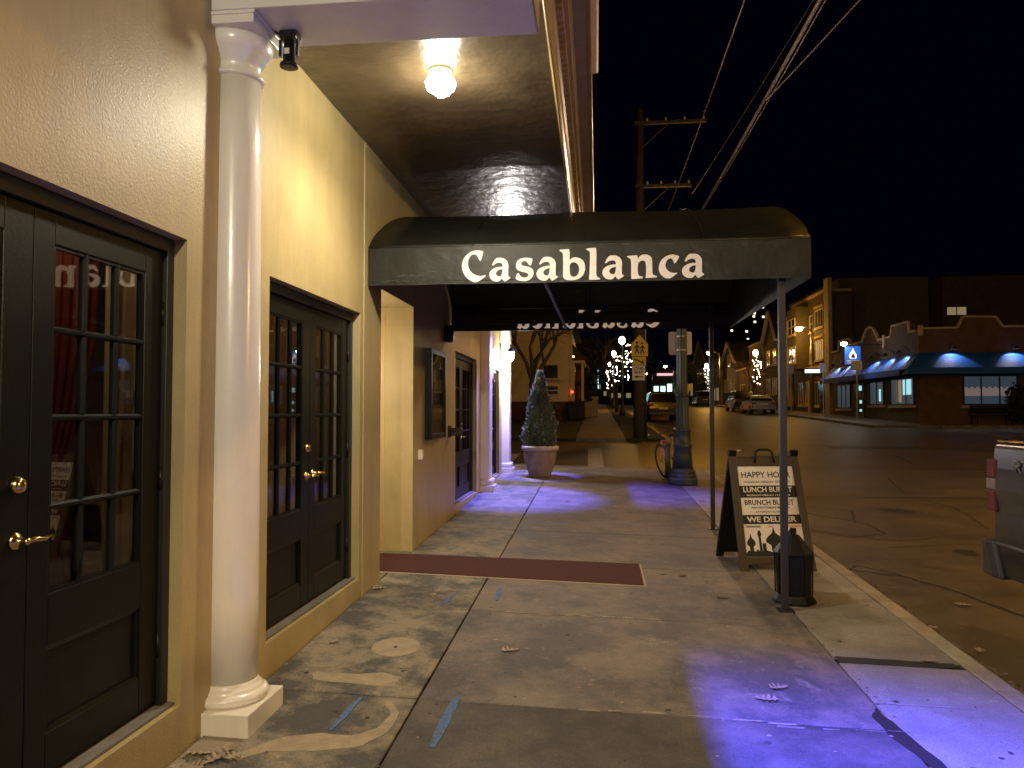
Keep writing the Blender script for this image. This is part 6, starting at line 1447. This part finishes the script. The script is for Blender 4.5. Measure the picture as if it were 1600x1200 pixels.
# lit sign and end of the view
t = thing('pharmacy_sign', 'upright glowing cyan sign far along our side of the street', 'sign', (-0.2, 118, rz(118)))
MB().box(-.07, .07, -.07, .07, -.2, 2.2).build('post', 'steel', t); MB().box(-.62, .62, -.15, .15, 2.2, 5.6).build('sign_box', 'ink', t)
MB().box(-.5, .5, -.17, -.151, 2.3, 5.5).build('lit_panel', mat('cyan', (.5, .9, .9), .5, emit=(0.30, 0.85, 0.95), es=3.0), t)
L_ = thing('row_building', 'dark building end-on behind the hedge on our side', 'building', (0, 0, 0)); MB().box(-14, -2.2, 70, 90, 1, 9).build('wall', 'brick_dark', L_); MB().box(-14.2, -2.0, 69.8, 90, 9, 9.3).build('coping', 'roof', L_)
L_ = thing('row_building', 'far dark building closing our side of the street', 'building', (0, 0, 0)); MB().box(-20, 2.2, 172, 185, 2, 10).build('wall', 'brick_dark', L_)
for k in range(5): MB().box(-3.6+k*1.3, -3.0+k*1.3, 171.9, 171.99, 5+(k % 2)*1.5, 6+(k % 2)*1.5).build('lit_window', 'win_warm', L_)
L_ = thing('store_building', 'low wide building across the end of the road', 'building', (0, 0, 0)); MB().box(2.4, 12.4, 200, 210, 2, 8.5).build('wall', 'brick_dark', L_)
for k in range(4): MB().box(3.2+k*2.2, 4.4+k*2.2, 199.9, 199.99, 5, 6.2).build('lit_window', 'win_warm', L_)

# bare street trees
def tree(x, y, h, label, seed, lean_=0.0, r0=0.16, m='bark', depth=5):
    t = thing('bare_tree', label, 'tree', (x, y, road_z(y)+.1)); rr = random.Random(seed); br = MB()
    MB().tube([(0, 0, -.1), (lean_*.3, 0, h*.12), (lean_, 0, h*.28)], [r0*1.25, r0, r0*.8], 10).build('trunk', m, t)
    def grow(p, d, L, rad, lv):
        q = p + d*L; mid = p.lerp(q, .5) + Vector((rr.uniform(-.06, .06), rr.uniform(-.06, .06), 0))*L
        br.tube([p, mid, q], [rad, rad*.82, rad*.62], 6 if lv > 2 else 4, cap=False)
        if lv == 0: return
        for k in range(3 if lv > 1 else 3):
            a = rr.uniform(0, 6.28); tilt = rr.uniform(.3, .75); u = d.cross(Vector((math.cos(a), math.sin(a), .3))).normalized()
            nd = (d*math.cos(tilt) + u*math.sin(tilt) + Vector((0, 0, .12))).normalized()
            grow(q if k < 2 else mid, nd, L*rr.uniform(.62, .85), rad*.58, lv-1)
    p0 = Vector((lean_, 0, h*.28))
    for k in range(4):
        a = k*1.57+rr.uniform(0, 1); grow(p0, Vector((math.cos(a)*.55, math.sin(a)*.55, .85)).normalized(), h*.24, r0*.6, depth)
    br.build('crown', m, t); return t
tree(-2.55, 30.5, 7.5, 'bare branching tree behind the potted conifer', 11)
tree(1.6, 62, 7.0, 'slender bare tree in the verge beyond the first decorated lamp post', 5, r0=.12, depth=4)
tree(1.6, 90, 8.0, 'bare tree farther along the verge', 6, r0=.14, depth=4)
tree(14.6, 74, 7.0, 'bare tree before the gabled houses opposite', 8, r0=.12, depth=4)
tree(14.2, 99, 8.0, 'bare tree by the far hatchback opposite', 9, r0=.14, depth=4)
